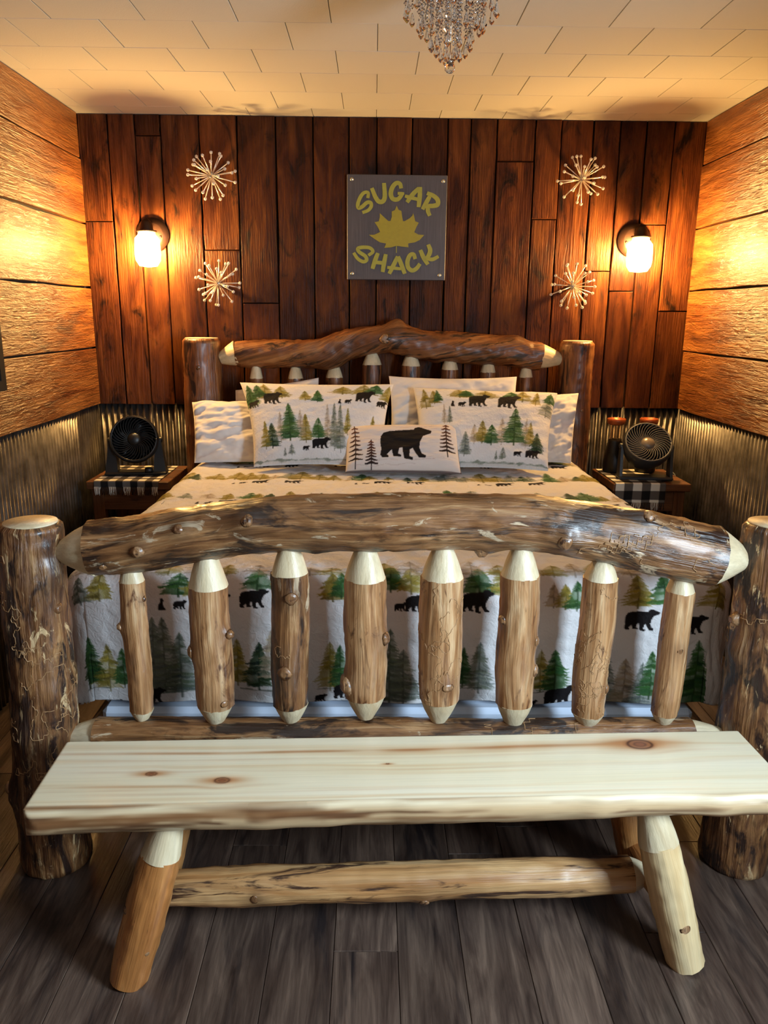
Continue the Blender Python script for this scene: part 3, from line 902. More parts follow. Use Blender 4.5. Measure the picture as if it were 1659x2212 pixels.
HX, YQF, YQH, ZQ, RHO = 0.925, 2.215, 4.05, 0.825, 0.065
DROP = 0.435                          # arc length over the edge
def quilt():
    arcx = HX + DROP
    Wc, Hc = 2 * arcx, (YQH - YQF) + DROP
    c = Canvas(Wc, Hc, 0.0018, CREAM)
    # canvas y: 0 at the head, grows to the foot hem; x: 0 at the left hem
    def pv(z):                         # canvas y of a height on the foot drop
        return (YQH - YQF) + RHO * math.pi / 2 + (ZQ - RHO - z)
    yedge = YQH - YQF
    generic_rows(c, 0.27, yedge - 0.20, 0.385, 0.0, Wc, 5)
    X0 = arcx
    # rows on the foot drop, photographed positions at the plane y=2.15
    g = np.random.default_rng(3)
    up = [(-0.945, .735, .815, .08, GREY), (-0.88, .745, .83, .08, OLIVE), (-0.65, .76, .83, .10, GREEN), (-0.59, .755, .845, .09, OLIVE), (-0.42, .775, .85, .09, GREEN),
          (-0.20, .745, .83, .08, OLIVE), (-0.175, .755, .835, .06, GREEN), (-0.03, .775, .87, .085, GREEN), (0.03, .77, .86, .09, OLIVE), (0.23, .765, .855, .10, GREEN),
          (0.305, .76, .85, .09, OLIVE), (0.45, .73, .80, .05, BROWN), (0.485, .725, .80, .06, OLIVE), (0.52, .72, .81, .065, GREEN), (0.70, .73, .83, .09, OLIVE), (0.775, .74, .83, .09, GREEN), (0.94, .73, .82, .12, OLIVE)]
    for q, (x, z0, z1, w, col) in enumerate(up):
        tree(c, X0 + x, pv(z1), pv(z0), w, col, 0.9, 50 + q)
    for q in range(26):
        x = -1.0 + q * 0.08 + g.uniform(-.02, .02)
        tree(c, X0 + x, pv(.87) - g.uniform(0, .05), pv(.82), g.uniform(.06, .1), [OLIVE, BROWN][q % 2], 0.55, 300 + q)
    lo_ = [(-0.935, .47, .64, .10, DGREEN), (-0.93, .47, .64, .09, GREEN), (-0.87, .455, .61, .08, OLIVE), (-0.825, .47, .60, .06, GREEN), (-0.73, .45, .70, .10, GREY), (-0.70, .46, .70, .10, GREY), (-0.655, .44, .65, .10, (74, 86, 72)),
           (-0.485, .475, .63, .075, OLIVE), (-0.42, .47, .62, .09, DGREEN), (-0.38, .5, .66, .08, BROWN), (-0.21, .46, .62, .08, OLIVE), (-0.18, .465, .61, .06, GREEN),
           (-0.03, .41, .665, .10, (74, 86, 72)), (0.01, .42, .60, .10, GREY), (0.19, .47, .605, .06, GREEN), (0.24, .45, .62, .08, GREY), (0.42, .47, .60, .07, OLIVE), (0.465, .46, .60, .085, GREEN),
           (0.62, .40, .60, .09, GREY), (0.68, .40, .57, .09, BROWN), (0.73, .40, .56, .08, GREY), (0.755, .44, .60, .07, GREEN), (0.895, .385, .63, .115, GREEN)]
    for q, (x, z0, z1, w, col) in enumerate(lo_):
        tree(c, X0 + x, pv(z1), pv(z0), w, col, 0.92 if col in (GREEN, DGREEN) else 0.75, 90 + q)
    for x in (-0.93, -0.42, -0.19, 0.19, 0.46): ground(c, X0 + x - 0.06, X0 + x + 0.06, pv(.468), (50, 56, 44), int(abs(x) * 100), 0.6, 0.003)
    for x, z, w in ((-0.645, .722, .042), (-0.54, .715, .085), (-0.43, .725, .085), (0.0, .718, .04), (0.055, .714, .085), (0.225, .714, .098), (0.62, .675, .036), (0.715, .66, .10), (0.87, .648, .09),
                    (-0.852, .402, .04), (-0.74, .42, .08), (-0.238, .425, .038), (-0.16, .43, .08), (0.40, .418, .036), (0.486, .41, .105)):
        bear(c, X0 + x, pv(z), w)
    cub(c, X0 - 0.70, pv(.722), 0.034)
    ground(c, 0, Wc, pv(.395), (58, 84, 58), 8, 0.7, 0.006)
    # mesh
    na = 980
    bl = np.r_[np.linspace(0, yedge - 0.05, 280), np.linspace(yedge - 0.05, Hc, 200)[1:]]
    al = np.linspace(-arcx, arcx, na)
    A, B = np.meshgrid(al, bl)                           # rows along the bed
    ax = np.sign(A) * np.maximum(0, np.abs(A) - HX); by = np.maximum(0, B - yedge)
    L = np.hypot(ax, by); Ls = np.maximum(L, 1e-9)
    nx, ny = ax / Ls, by / Ls
    Lc = np.minimum(L, DROP)
    out = np.where(Lc < RHO * np.pi / 2, RHO * np.sin(Lc / RHO), RHO)
    dn = np.where(Lc < RHO * np.pi / 2, RHO * (1 - np.cos(Lc / RHO)), RHO + Lc - RHO * np.pi / 2)
    hang = np.clip((Lc - RHO) / 0.3, 0, 1)
    wave = hang * (0.010 * np.sin(A * 17 + 1.0) * (by > 0) + 0.012 * np.sin(B * 15) * (np.abs(ax) > 0) + 0.008 * fbm(A * 5, B * 5, 0, 4, 2))
    puff = 0.0028 * fbm(A * 22, B * 22, 0, 6, 2) + 0.004 * fbm(A * 4, B * 4, 0, 7, 2)
    X = np.clip(A, -HX, HX) + nx * (out - np.where(L > 0, 0.0, 0) + wave + puff * (L > 0))
    Yw = YQH - (np.minimum(B, yedge) + ny * (out + wave + puff * (L > 0)))
    Z = ZQ - dn + (puff * 1.3) * np.clip(1 - Lc / 0.06, 0, 1) + 0.004
    col = srgb2lin(c.sample(A + arcx, B))
    V = np.stack([X, Yw, Z], -1).reshape(-1, 3)
    WC = np.stack([A, B, np.zeros_like(A)], -1).reshape(-1, 3)
    Fg = grid_faces(A.shape[0], A.shape[1])
    o = mk('quilt', V, Fg, M_quilt, None, True, {'col': col.reshape(-1, 3), 'wc': WC}, origin=(0, 3.15, 0.40))
    md = o.modifiers.new('thick', 'SOLIDIFY'); md.thickness = 0.006; md.offset = 1.0 if False else -1.0
    tag(o, 'cream quilt printed with black bears and green pines spread over the bed', 'quilt')
quilt()

# ------------------------------------------------------------------ pillows
def pillow(name, label, TL, TR, BL, BR, T, mat, canvas=None, back=0.45, pinch=0.05, res=0.0045, seed=0, group=None, wr=0.004, color=(212, 208, 206), power=0.5, vpow=1.0):
    TL, TR, BL, BR = [np.array(p, float) for p in (TL, TR, BL, BR)]
    W = np.linalg.norm(TR - TL); H = np.linalg.norm(TL - BL)
    nu, nv = max(20, int(W / res)), max(16, int(H / res))
    u = np.linspace(-1, 1, nu); v = np.linspace(-1, 1, nv)                 # v=-1 top
    U, Vv = np.meshgrid(u, v)
    Up = U * (1 - pinch * (1 - Vv ** 2)); Vp = Vv * (1 - pinch * 1.2 * (1 - U ** 2))
    s, t = (Up + 1) / 2, (Vp + 1) / 2
    base = ((1 - s) * (1 - t))[..., None] * TL + (s * (1 - t))[..., None] * TR + ((1 - s) * t)[..., None] * BL + (s * t)[..., None] * BR
    N = np.cross(TR - TL, TL - BL); N /= np.linalg.norm(N)
    if N[1] > 0: N = -N
    prof = (np.clip(1 - np.abs(U) ** 3.4, 0, 1) * np.clip(1 - np.abs(Vv) ** 3.4, 0, 1)) ** power
    edge = np.clip(prof * 2.5, 0, 1)
    wrk = wr * (fbm(U * 3 + Vv * 2, Vv * 4 - U, 0, seed, 3) + 1.4 * np.abs(vnoise(U * 2.2 + seed, Vv * 5 + U * 3, 0, seed + 3)) * (np.abs(U) ** 2)) * edge
    lump = 0.05 * T * fbm(U * 1.5, Vv * 1.5, 0, seed + 8, 2) * edge
    f = base + N * (T * prof + wrk + lump)[..., None]
    bk = base - N * (T * back * prof)[..., None]
    V = np.vstack([f.reshape(-1, 3), bk.reshape(-1, 3)])
    n = nu * nv
    F1 = grid_faces(nv, nu)[:, ::-1]
    F2 = grid_faces(nv, nu) + n
    # weld the rims with a strip
    per = np.r_[np.arange(nu), np.arange(1, nv) * nu + nu - 1, (nv - 1) * nu + np.arange(nu - 2, -1, -1), np.arange(nv - 2, 0, -1) * nu]
    p2 = np.roll(per, -1)
    F3 = np.stack([per, p2, p2 + n, per + n], -1)
    Fc = np.vstack([F1, F2, F3])
    if canvas is not None:
        cf = srgb2lin(canvas.sample((U + 1) / 2 * canvas.w, ((Vv + 1) / 2) ** vpow * canvas.h)).reshape(-1, 3)
    else:
        cf = np.tile(srgb2lin(color), (n, 1))
    cb = np.tile(srgb2lin(color), (n, 1))
    WC = np.stack([U * W / 2 + seed, Vv * H / 2, 0 * U], -1).reshape(-1, 3)
    ctr = (BL + BR) / 2
    o = mk(name, V, Fc, mat, None, True, {'col': np.vstack([cf, cb]), 'wc': np.vstack([WC, WC + 5])}, origin=ctr)
    return tag(o, label, 'pillow', group)

M_case = printed('plain_pillowcase', bump=0.12, scale=14, dist=0.02)

pillow('pillow', 'white pillow at the left bed edge, beside the left printed sham', (-1.01, 4.00, 1.125), (-0.42, 4.03, 1.135), (-0.965, 3.79, .85), (-0.44, 3.80, .85), 0.06, M_case, seed=1, group='white pillows', wr=0.012, res=0.006, pinch=0.03)
pillow('pillow', 'white pillow peeking a corner above the left printed sham', (-0.80, 4.08, 1.18), (-0.368, 4.08, 1.248), (-0.80, 3.96, .86), (-0.36, 3.96, .86), 0.028, M_case, seed=2, group='white pillows', res=0.008, pinch=0.02, back=0.3)
pillow('pillow', 'white pillow standing upright between and behind the two printed shams', (-0.005, 4.05, 1.262), (0.655, 4.05, 1.265), (-0.01, 3.86, .86), (0.66, 3.88, .86), 0.042, M_case, seed=3, group='white pillows', wr=0.008, res=0.006, pinch=0.05, back=0.3)
pillow('pillow', 'white pillow at the right bed edge, behind the right printed sham', (0.55, 4.03, 1.175), (0.975, 4.03, 1.185), (0.54, 3.86, .85), (0.915, 3.85, .85), 0.050, M_case, seed=4, group='white pillows', wr=0.014, res=0.006, pinch=0.03)

def sham_canvas(x0, y0, wpx, hpx, trees, bears, cubs, W, H, seed):
    c = Canvas(W, H, 0.0022, CREAM)
    sx, sy = W / wpx, H / hpx
    g = np.random.default_rng(seed)
    for q, (x, a, b, w, col) in enumerate(trees):
        al = {GREEN: .93, DGREEN: .93, OLIVE: .8, GREY: .65, BROWN: .5}[col]
        tree(c, (x - x0) * sx, (a - y0) * sy, (b - y0) * sy, w * sx, col, al, seed + q)
    for x, y, w in bears: bear(c, (x - x0) * sx, (y - y0) * sy, w * sx)
    for x, y, h in cubs: cub(c, (x - x0) * sx, (y - y0) * sy, h * sy)
    ground(c, 0, W, H - 0.014, (70, 84, 66), seed, 0.6, 0.006)
    return c
cL = sham_canvas(528, 832, 320, 192,
    [(540, 838, 886, 36, GREEN), (575, 836, 870, 40, OLIVE), (610, 840, 868, 40, OLIVE), (560, 838, 866, 30, GREEN), (662, 850, 874, 30, OLIVE), (690, 848, 876, 26, GREEN), (745, 840, 858, 50, OLIVE), (790, 836, 860, 50, OLIVE), (815, 836, 856, 40, GREEN), (842, 836, 868, 26, OLIVE),
     (600, 900, 978, 24, BROWN), (660, 905, 980, 30, OLIVE), (648, 895, 970, 22, BROWN), (622, 880, 974, 46, GREEN), (578, 926, 990, 34, DGREEN), (562, 920, 990, 22, OLIVE), (690, 915, 972, 38, GREEN), (712, 880, 985, 20, BROWN), (728, 878, 1000, 24, GREY), (742, 880, 1005, 26, GREY), (760, 890, 960, 18, OLIVE), (820, 905, 960, 16, OLIVE), (624, 980, 1010, 16, GREY), (608, 990, 1012, 8, GREY)],
    [(545, 886, 26), (590, 882, 44), (760, 880, 17), (796, 876, 42), (836, 882, 24), (660, 998, 18), (697, 996, 46)], [(740, 880, 11)], 0.76, 0.50, 400)
pillow('pillow_sham', 'quilted bear-and-pine print sham on the left, larger than the bear pillow', (-0.752, 3.94, 1.232), (0.018, 3.94, 1.230), (-0.65, 3.64, .860), (-0.03, 3.64, .860), 0.072, M_quilt, cL, seed=11, group='printed shams', res=0.0032, pinch=0.065, vpow=1.25)
cR = sham_canvas(893, 842, 300, 190,
    [(912, 846, 890, 24, OLIVE), (930, 850, 880, 26, OLIVE), (938, 848, 876, 18, GREEN), (985, 845, 866, 50, OLIVE), (1000, 846, 864, 34, GREEN), (1040, 846, 866, 60, OLIVE), (1095, 846, 868, 40, GREEN), (1120, 846, 872, 44, OLIVE), (1150, 848, 878, 22, OLIVE), (1176, 850, 902, 34, GREY), (1180, 848, 870, 30, GREEN),
     (1018, 930, 985, 22, BROWN), (1080, 912, 985, 26, BROWN), (1135, 912, 990, 24, BROWN), (1036, 920, 982, 32, OLIVE), (1145, 920, 985, 24, OLIVE), (1057, 930, 986, 36, GREEN), (1108, 888, 985, 50, GREEN), (1162, 945, 1002, 30, DGREEN), (998, 950, 1015, 26, GREY), (950, 880, 930, 12, BROWN), (962, 884, 930, 12, GREY), (1085, 992, 1020, 16, GREY), (1070, 1000, 1022, 8, GREY)],
    [(990, 886, 18), (1027, 886, 46), (1092, 889, 50), (1119, 1012, 20), (1154, 1014, 36)], [(969, 886, 13)], 0.72, 0.50, 500)
pillow('pillow_sham', 'quilted bear-and-pine print sham on the right, before the right white pillow', (0.115, 3.94, 1.214), (0.845, 3.94, 1.192), (0.12, 3.63, .860), (0.745, 3.60, .858), 0.072, M_quilt, cR, seed=12, group='printed shams', res=0.0032, pinch=0.055, vpow=1.25)

cb = Canvas(0.54, 0.25, 0.0016, (200, 192, 188))
def lodge_tree(c, x, y0, y1, w, seed, col0=(86, 44, 28), col1=(28, 18, 18)):
    g = np.random.default_rng(seed)
    n = 8
    c.poly([(x - .0022, y0), (x + .0022, y0), (x + .0026, y1), (x - .0026, y1)], col1)
    for k in range(n):
        f = (k + 0.6) / n
        yy = y0 + (y1 - y0) * 0.84 * f + 0.004
        ww = w / 2 * (0.35 + 0.65 * f ** 0.8)
        col = tuple(a * (1 - f) + b * f for a, b in zip(col0, col1))
        for s in (-1, 1):
            e = ww * g.uniform(0.85, 1.08)
            c.poly([(x, yy - .010), (x + s * e * .6, yy - .001), (x + s * e, yy + .001), (x + s * e * .95, yy + .006), (x + s * e * .5, yy + .006), (x, yy + .002)], col)
PX = 0.54 / 790.0
def bp_(zx, zy): return ((zx - 818) * PX, (zy - 405) * PX * 1.08)
for zx, a, b, w, sd_ in ((884, 425, 736, 112, 1), (993, 548, 738, 98, 2), (1522, 410, 662, 120, 3)):
    x_, y_ = bp_(zx, a); _, y2 = bp_(zx, b); lodge_tree(cb, x_, y_, y2, w * PX, sd_)
gq = np.random.default_rng(5)
for q in range(16):                                       # stitched lines
    x_, y_ = gq.uniform(0.02, 0.4), gq.uniform(0.02, 0.23)
    pts = [(x_ + k * 0.02, y_ + 0.004 * math.sin(k * 0.9 + q)) for k in range(8)]
    cb.poly(pts + [(a_, b_ + 0.0018) for a_, b_ in pts[::-1]], (168, 150, 146), 0.7)
bx_, by_ = bp_(1237, 688)
bear(cb, bx_, by_, 350 * PX * 1.04, (16, 10, 10))
for e in ([(0, 0), (.54, 0), (.54, .003), (0, .003)], [(0, .247), (.54, .247), (.54, .25), (0, .25)], [(.537, 0), (.54, 0), (.54, .25), (.537, .25)]):
    cb.poly(e, (60, 44, 44), 0.9)
pillow('accent_pillow', 'small oblong pillow with one large black bear and three brown pines', (-0.222, 3.73, 1.048), (0.322, 3.73, 1.054), (-0.212, 3.565, .852), (0.328, 3.545, .852), 0.055, M_cloth, cb, seed=13, res=0.0026, pinch=0.025, wr=0.003)
bpy.data.objects['accent_pillow']['category'] = 'pillow'

# ------------------------------------------------------------------ bench
bench_c = Vector((0.022, 1.712, 0.0))
ang = math.atan2(0.063, 1.784)
Mb = Matrix.Translation(bench_c) @ Matrix.Rotation(ang, 4, 'Z')
bench = empty('log_bench', tuple(bench_c), 'pale half-log bench on splayed log legs in front of the footboard', 'bench')
def bench_top():
    HL, HW, ZT = 0.896, 0.141, 0.485
    # profile around the slab, v = across (front -HW .. back HW)
    nt_, nf = 90, 34
    vs = np.linspace(-HW, HW, nt_)
    top = [(v, ZT) for v in vs]
    a = np.linspace(0, math.pi, nf)
    under = []
    front = [(-HW - 0.004, ZT - 0.006), (-HW - 0.010, ZT - 0.02), (-HW - 0.014, ZT - 0.038), (-HW - 0.008, ZT - 0.056), (-HW + 0.01, ZT - 0.070), (-HW + 0.04, ZT - 0.084), (-0.05, ZT - 0.095), (0.05, ZT - 0.095), (HW - 0.04, ZT - 0.084), (HW - 0.01, ZT - 0.07), (HW + 0.008, ZT - 0.05), (HW + 0.01, ZT - 0.02), (HW + 0.003, ZT - 0.005)]
    fp, _ = catmull(np.array([(v, z, 0) for v, z in front]), 60)
    loop = np.vstack([np.array(top)[::-1], fp[:, :2]])                    # back->front on top, then under
    m = len(loop)
    n = 620
    us = np.linspace(-HL, HL, n)
    U = np.repeat(us[:, None], m, 1); Vv = np.repeat(loop[None, :, 0], n, 0); Z = np.repeat(loop[None, :, 1], n, 0)
    # live edge wobble on the front, rounding at the ends
    istop = np.zeros(m, bool); istop[:nt_] = True
    fr = np.clip((-Vv - HW + 0.03) / 0.03, 0, 1)
    Vv = Vv + fr * (0.007 * vnoise(U * 4, 0, 0, 3) + 0.003 * vnoise(U * 14, 0, 0, 4))
    Z = Z + np.where(~istop[None, :], 1.0, 0.0) * (0.006 * vnoise(U * 3, Vv * 12, 0, 5) + 0.0025 * vnoise(U * 14, Z * 90, 0, 6)) * np.clip((ZT - Z) / 0.03, 0, 1)
    # the slab thins to the right end
    Z = ZT - (ZT - Z) * (1.0 - 0.08 * U / HL)
    endd = HL - np.abs(U)
    # clipped corners on plan
    cut = np.clip(endd / 0.05, 0, 1)
    lim = HW + 0.02 - 0.028 * (1 - np.sqrt(np.clip(1 - (1 - cut) ** 2, 0, 1)))
    Vv = np.clip(Vv, -lim, lim)
    e = np.clip(endd / 0.008, 0, 1)
    mid = ZT - 0.05
    Z = mid + (Z - mid) * (0.9 + 0.1 * np.sqrt(np.clip(1 - (1 - e) ** 2, 0, 1)))
    # colour: cream sapwood, orange growth lines, knots where the photograph shows them
    gx, gy = U, np.where(istop[None, :], Vv, -HW - (ZT - Z))
    base = np.array([232, 219, 184.0]); warm = np.array([206, 160, 104.0]); brown = np.array([122, 70, 40.0]); pale = np.array([240, 230, 204.0])
    def blend(c, col, w): return c * (1 - w[..., None]) + col * w[..., None]
    warp = 0.010 * fbm(gx * 2.2, gy * 6, 0, 9, 2)
    kn = [(0.60, 0.082, .028), (-0.64, -0.012, .011), (-0.465, -0.045, .015), (-0.065, 0.012, .004)]
    for kx, ky, kr in kn: warp = warp + (gy - ky) * -0.55 * np.exp(-(((gx - kx) / (kr * 3.2)) ** 2 + ((gy - ky) / (kr * 2.2)) ** 2))
    w = gy + warp
    c = np.tile(base, (n, m, 1))
    c = blend(c, pale, 0.5 + 0.4 * np.clip(fbm(gx * 1.3, w * 18, 0, 21, 3), -1, 1))
    c = blend(c, warm, 0.35 * np.clip(fbm(gx * 0.9, w * 60, 0, 22, 3) - 0.15, 0, 1))
    for yl, wd, am, x0, x1 in ((0.083, .006, .85, -0.95, 0.75), (0.078, .016, .35, -0.2, 0.6), (-0.062, .006, .5, -0.9, -0.3), (-0.075, .004, .4, -0.9, -0.55), (0.05, .005, .18, -0.9, 0.9), (0.0, .005, .2, -0.9, 0.9), (-0.09, .004, .25, -0.9, 0.2)):
        fade = np.clip((gx - x0) / 0.15, 0, 1) * np.clip((x1 - gx) / 0.2, 0, 1)
        c = blend(c, np.array([168, 108, 62.0]), am * fade * np.exp(-((w - yl - 0.006 * np.sin(gx * 2.2)) / wd) ** 2) * (0.6 + 0.4 * vnoise(gx * 9, w * 50, 0, 23)))
    for kx, ky, kr in kn:
        d = np.hypot((gx - kx) / 1.5, gy - ky) / kr
        c = blend(c, np.array([176, 108, 58.0]), 0.85 * np.exp(-(np.hypot((gx - kx) / 3.6, gy - ky) / kr) ** 2))
        c = blend(c, brown, np.clip(1.15 - d, 0, 1) * 0.9)
        c = blend(c, np.array([150, 86, 56.0]), np.clip(0.6 - d, 0, 1) * 0.9)
        c = blend(c, np.array([70, 38, 24.0]), 0.8 * np.exp(-((d - 0.75) / 0.10) ** 2) + 0.5 * np.exp(-((d - 0.35) / 0.07) ** 2))
    # live edge: brown cambium streaks, over a face darkened to paint in its shade
    depth = np.clip((ZT - Z) / 0.02, 0, 1) * (~istop[None, :]) + np.where(istop[None, :], np.clip((-Vv - HW + 0.012) / 0.012, 0, 1) * 0.6, 0)
    st = fbm(gx * 2.6, (Z + Vv * 0.4) * 70, 0, 31, 4)
    c = blend(c, np.array([178, 144, 102.0]), depth * 0.8)
    c = blend(c, np.array([120, 80, 48.0]), depth * np.clip(st * 1.8 + 0.1, 0, 1) * 0.9)
    c = blend(c, np.array([88, 56, 34.0]), depth * 0.85 * np.clip(fbm(gx * 3.2, (Z + Vv * 0.3) * 110, 0, 33, 3) * 2.2 - 1.0, 0, 1))
    P = np.stack([U, Vv, Z], -1).reshape(-1, 3)
    WC = np.stack([U, Vv, Z], -1).reshape(-1, 3)
    Fc = [tuple(f) for f in grid_faces(n, m, True)]
    Fc += [tuple(range(m)), tuple((n - 1) * m + k for k in range(m - 1, -1, -1))]
    Fc = [f[::-1] for f in Fc]
    mm, nt, b = new_mat('pale_varnished_slab')
    at = nd(nt, 'ShaderNodeAttribute', attribute_name='col'); wc = nd(nt, 'ShaderNodeAttribute', attribute_name='wc')
    mp = nd(nt, 'ShaderNodeVectorMath', {0: wc.outputs['Vector'], 1: (3, 260, 260)}, operation='MULTIPLY')
    nz = nd(nt, 'ShaderNodeTexNoise', {'Vector': mp.outputs['Vector'], 'Scale': 1.0, 'Detail': 3.0})
    nt.links.new(mixc(nt, 1.0, at.outputs['Color'], ramp(nt, nz.outputs['Fac'], [(0.3, gray(0.90)), (0.7, gray(1.0))]), 'MULTIPLY'), b.inputs['Base Color'])
    b.inputs['Roughness'].default_value = 0.34
    b.inputs['Coat Weight'].default_value = 0.25
    b.inputs['Coat Roughness'].default_value = 0.2
    bp = nd(nt, 'ShaderNodeBump', {'Height': nz.outputs['Fac'], 'Strength': 0.05, 'Distance': 0.004})
    nt.links.new(bp.outputs['Normal'], b.inputs['Normal'])
    mk('seat', xf(P, Mb), Fc, mm, bench, True, {'col': srgb2lin(c).reshape(-1, 3), 'wc': WC}, sharp=60)
bench_top()
def bl(u, v, z): return np.array(Mb @ Vector((u, v, z)))
M_leg = wood('pale_bench_leg', [(0.25, (188, 146, 96)), (0.45, (214, 182, 132)), (0.65, (230, 208, 164))], dark=(140, 92, 54), patch=(0.66, 0.74), rough=0.36, bump=0.15, streak_amt=0.14, coat=0.25)
M_honey = wood('honey_bench_leg', [(0.25, (140, 84, 40)), (0.45, (180, 118, 62)), (0.65, (204, 148, 90))], dark=(78, 44, 28), patch=(0.62, 0.70), patch_scale=(16, 16, 4), rough=0.34, bump=0.25, coat=0.3)
legs = [  # foot, top, radius, material
    ((-0.670, 1.560), (-0.562, 1.612), .049, M_honey, 201, [(0.55, -70, .008, .008), (0.3, 40, .006, .003)]),
    ((0.708, 1.606), (0.603, 1.660), .050, M_leg, 202, [(0.36, 10, .010, .004)]),
    ((-0.675, 1.850), (-0.57, 1.790), .047, M_honey, 203, []),
    ((0.690, 1.915), (0.588, 1.845), .047, M_honey, 204, []),
]
ltops = []
for (fx, fy), (tx, ty), r, mt_, sdl, kns in legs:
    a = np.array([fx, fy, 0.0]); b = np.array([tx, ty, 0.40])
    c1 = a + (b - a) * 0.80
    # foot cut flat on the floor: start just at the floor with the ring levelled
    o, fr = log('leg', [a, a + (c1 - a) * .4, a + (c1 - a) * .7, c1], [r * 0.95, r * 1.0, r * 1.0, r * 0.96], mt_, bench, n=50, seg=28, seed=sdl, amp=0.03)
    me = o.data
    for vtx in me.vertices:
        zz = vtx.co.z + ORG[o].z
        if zz < 0.0: vtx.co.z = -ORG[o].z
    me.update()
    C = fr[0]
    tip('whittled_end', c1 - (b - a) * 0.01, b + (b - a) * 0.045, r * 0.955, 0.030, o, sdl + 20)
    add_knots(fr, o, kns, sdl)
    ltops.append((a, b))
def legpt(i, z): a, b = ltops[i]; return a + (b - a) * z / 0.40
zc = 0.135
for i, j, s_ in ((0, 2, 220), (1, 3, 221)):
    p, q = legpt(i, zc), legpt(j, zc)
    log('cross_bar', [p, p * .66 + q * .34, p * .34 + q * .66, q], [.026, .036, .036, .026], M_honey, bench, n=24, seg=20, seed=s_, n0=(0, 0, 1))
pl_, pr_ = (legpt(0, zc) + legpt(2, zc)) / 2, (legpt(1, zc) + legpt(3, zc)) / 2
d = pr_ - pl_
o, frS = log('stretcher', [pl_ + d * 0.02, pl_ + d * 0.3 + np.array([0, 0, .002]), pl_ + d * 0.6 + np.array([0, 0, -.001]), pl_ + d * 0.955], [.045, .049, .048, .046],
             wood('striped_stretcher', [(0.25, (100, 62, 34)), (0.42, (166, 116, 68)), (0.6, (200, 156, 104)), (0.8, (220, 184, 136))], dark=(66, 42, 28), patch=(0.53, 0.60), patch_scale=(26, 26, 3.0), rough=0.34, bump=0.35, coat=0.3),
             bench, n=110, seg=30, seed=231, amp=0.035, knots=[(0.2, 0, .005, .014), (0.55, 25, .008, .02)])
add_knots(frS, o, [(0.19, 0, .007, .003), (0.55, 30, .010, .006)], 232)
tip('whittled_end', pl_ + d * 0.954, pl_ + d * 0.995, .0455, .02, o, 233)
tip('whittled_end', pl_ + d * 0.022, pl_ - d * 0.005, .0445, .02, o, 234)

# ------------------------------------------------------------------ sign
sg = empty('sign', (0.03, YB - 0.03, 1.744), 'square grey metal sign reading SUGAR SHACK around a maple leaf', 'sign')
sx0, sx1, sz0, sz1 = -0.226, 0.287, 1.744, 2.258
ys = YB - 0.030
V, Fc = bevel_box(sx0, sx1, ys, ys + 0.016, sz0, sz1, 0.003)
mk('plate', V, Fc, M_plate, sg, False)
SMAP = lambda zx, zy: (sx0 + (zx - 122) / 1372.0 * (sx1 - sx0), sz1 - (zy - 105) / 1467.0 * (sz1 - sz0))
def ribbon(strokes, name, width=60):
    parts = []
    for si, st in enumerate(strokes):
        w0 = width; lift = 0.0007 * si
        if isinstance(st, tuple): st, w0 = st
        P = np.array([(p[0], p[1], 0) for p in st], float)
        C, t = catmull(P, max(8, len(P) * 6)) if len(P) > 2 else (np.linspace(P[0], P[1], 6), None)
        T = np.gradient(C, axis=0); T /= np.linalg.norm(T, axis=1)[:, None] + 1e-9
        Nn = np.stack([-T[:, 1], T[:, 0]], -1)
        k = np.linspace(0, 1, len(C)); ww = w0 / 2 * (0.86 + 0.18 * np.sin(k * 3.1) )
        Lp = C[:, :2] + Nn * ww[:, None]; Rp = C[:, :2] - Nn * ww[:, None]
        m = len(C); V, Fc = [], []
        for i in range(m):
            for (q, yoff) in ((Lp[i], 0.004), (Lp[i], 0.0), (Rp[i], 0.0), (Rp[i], 0.004)):
                X_, Z_ = SMAP(*q); V.append((X_, ys - yoff - lift if yoff else ys + 0.001, Z_))
        for i in range(m - 1):
            for k2 in range(4):
                a_, b_ = i * 4 + k2, i * 4 + (k2 + 1) % 4
                Fc.append((a_, b_, b_ + 4, a_ + 4))
        Fc += [(3, 2, 1, 0), ((m - 1) * 4, (m - 1) * 4 + 1, (m - 1) * 4 + 2, (m - 1) * 4 + 3)]
        parts.append((V, Fc))
    V, Fc = join(parts)
    o = mk('letter', V, Fc, M_signpaint, sg, False)
    return o
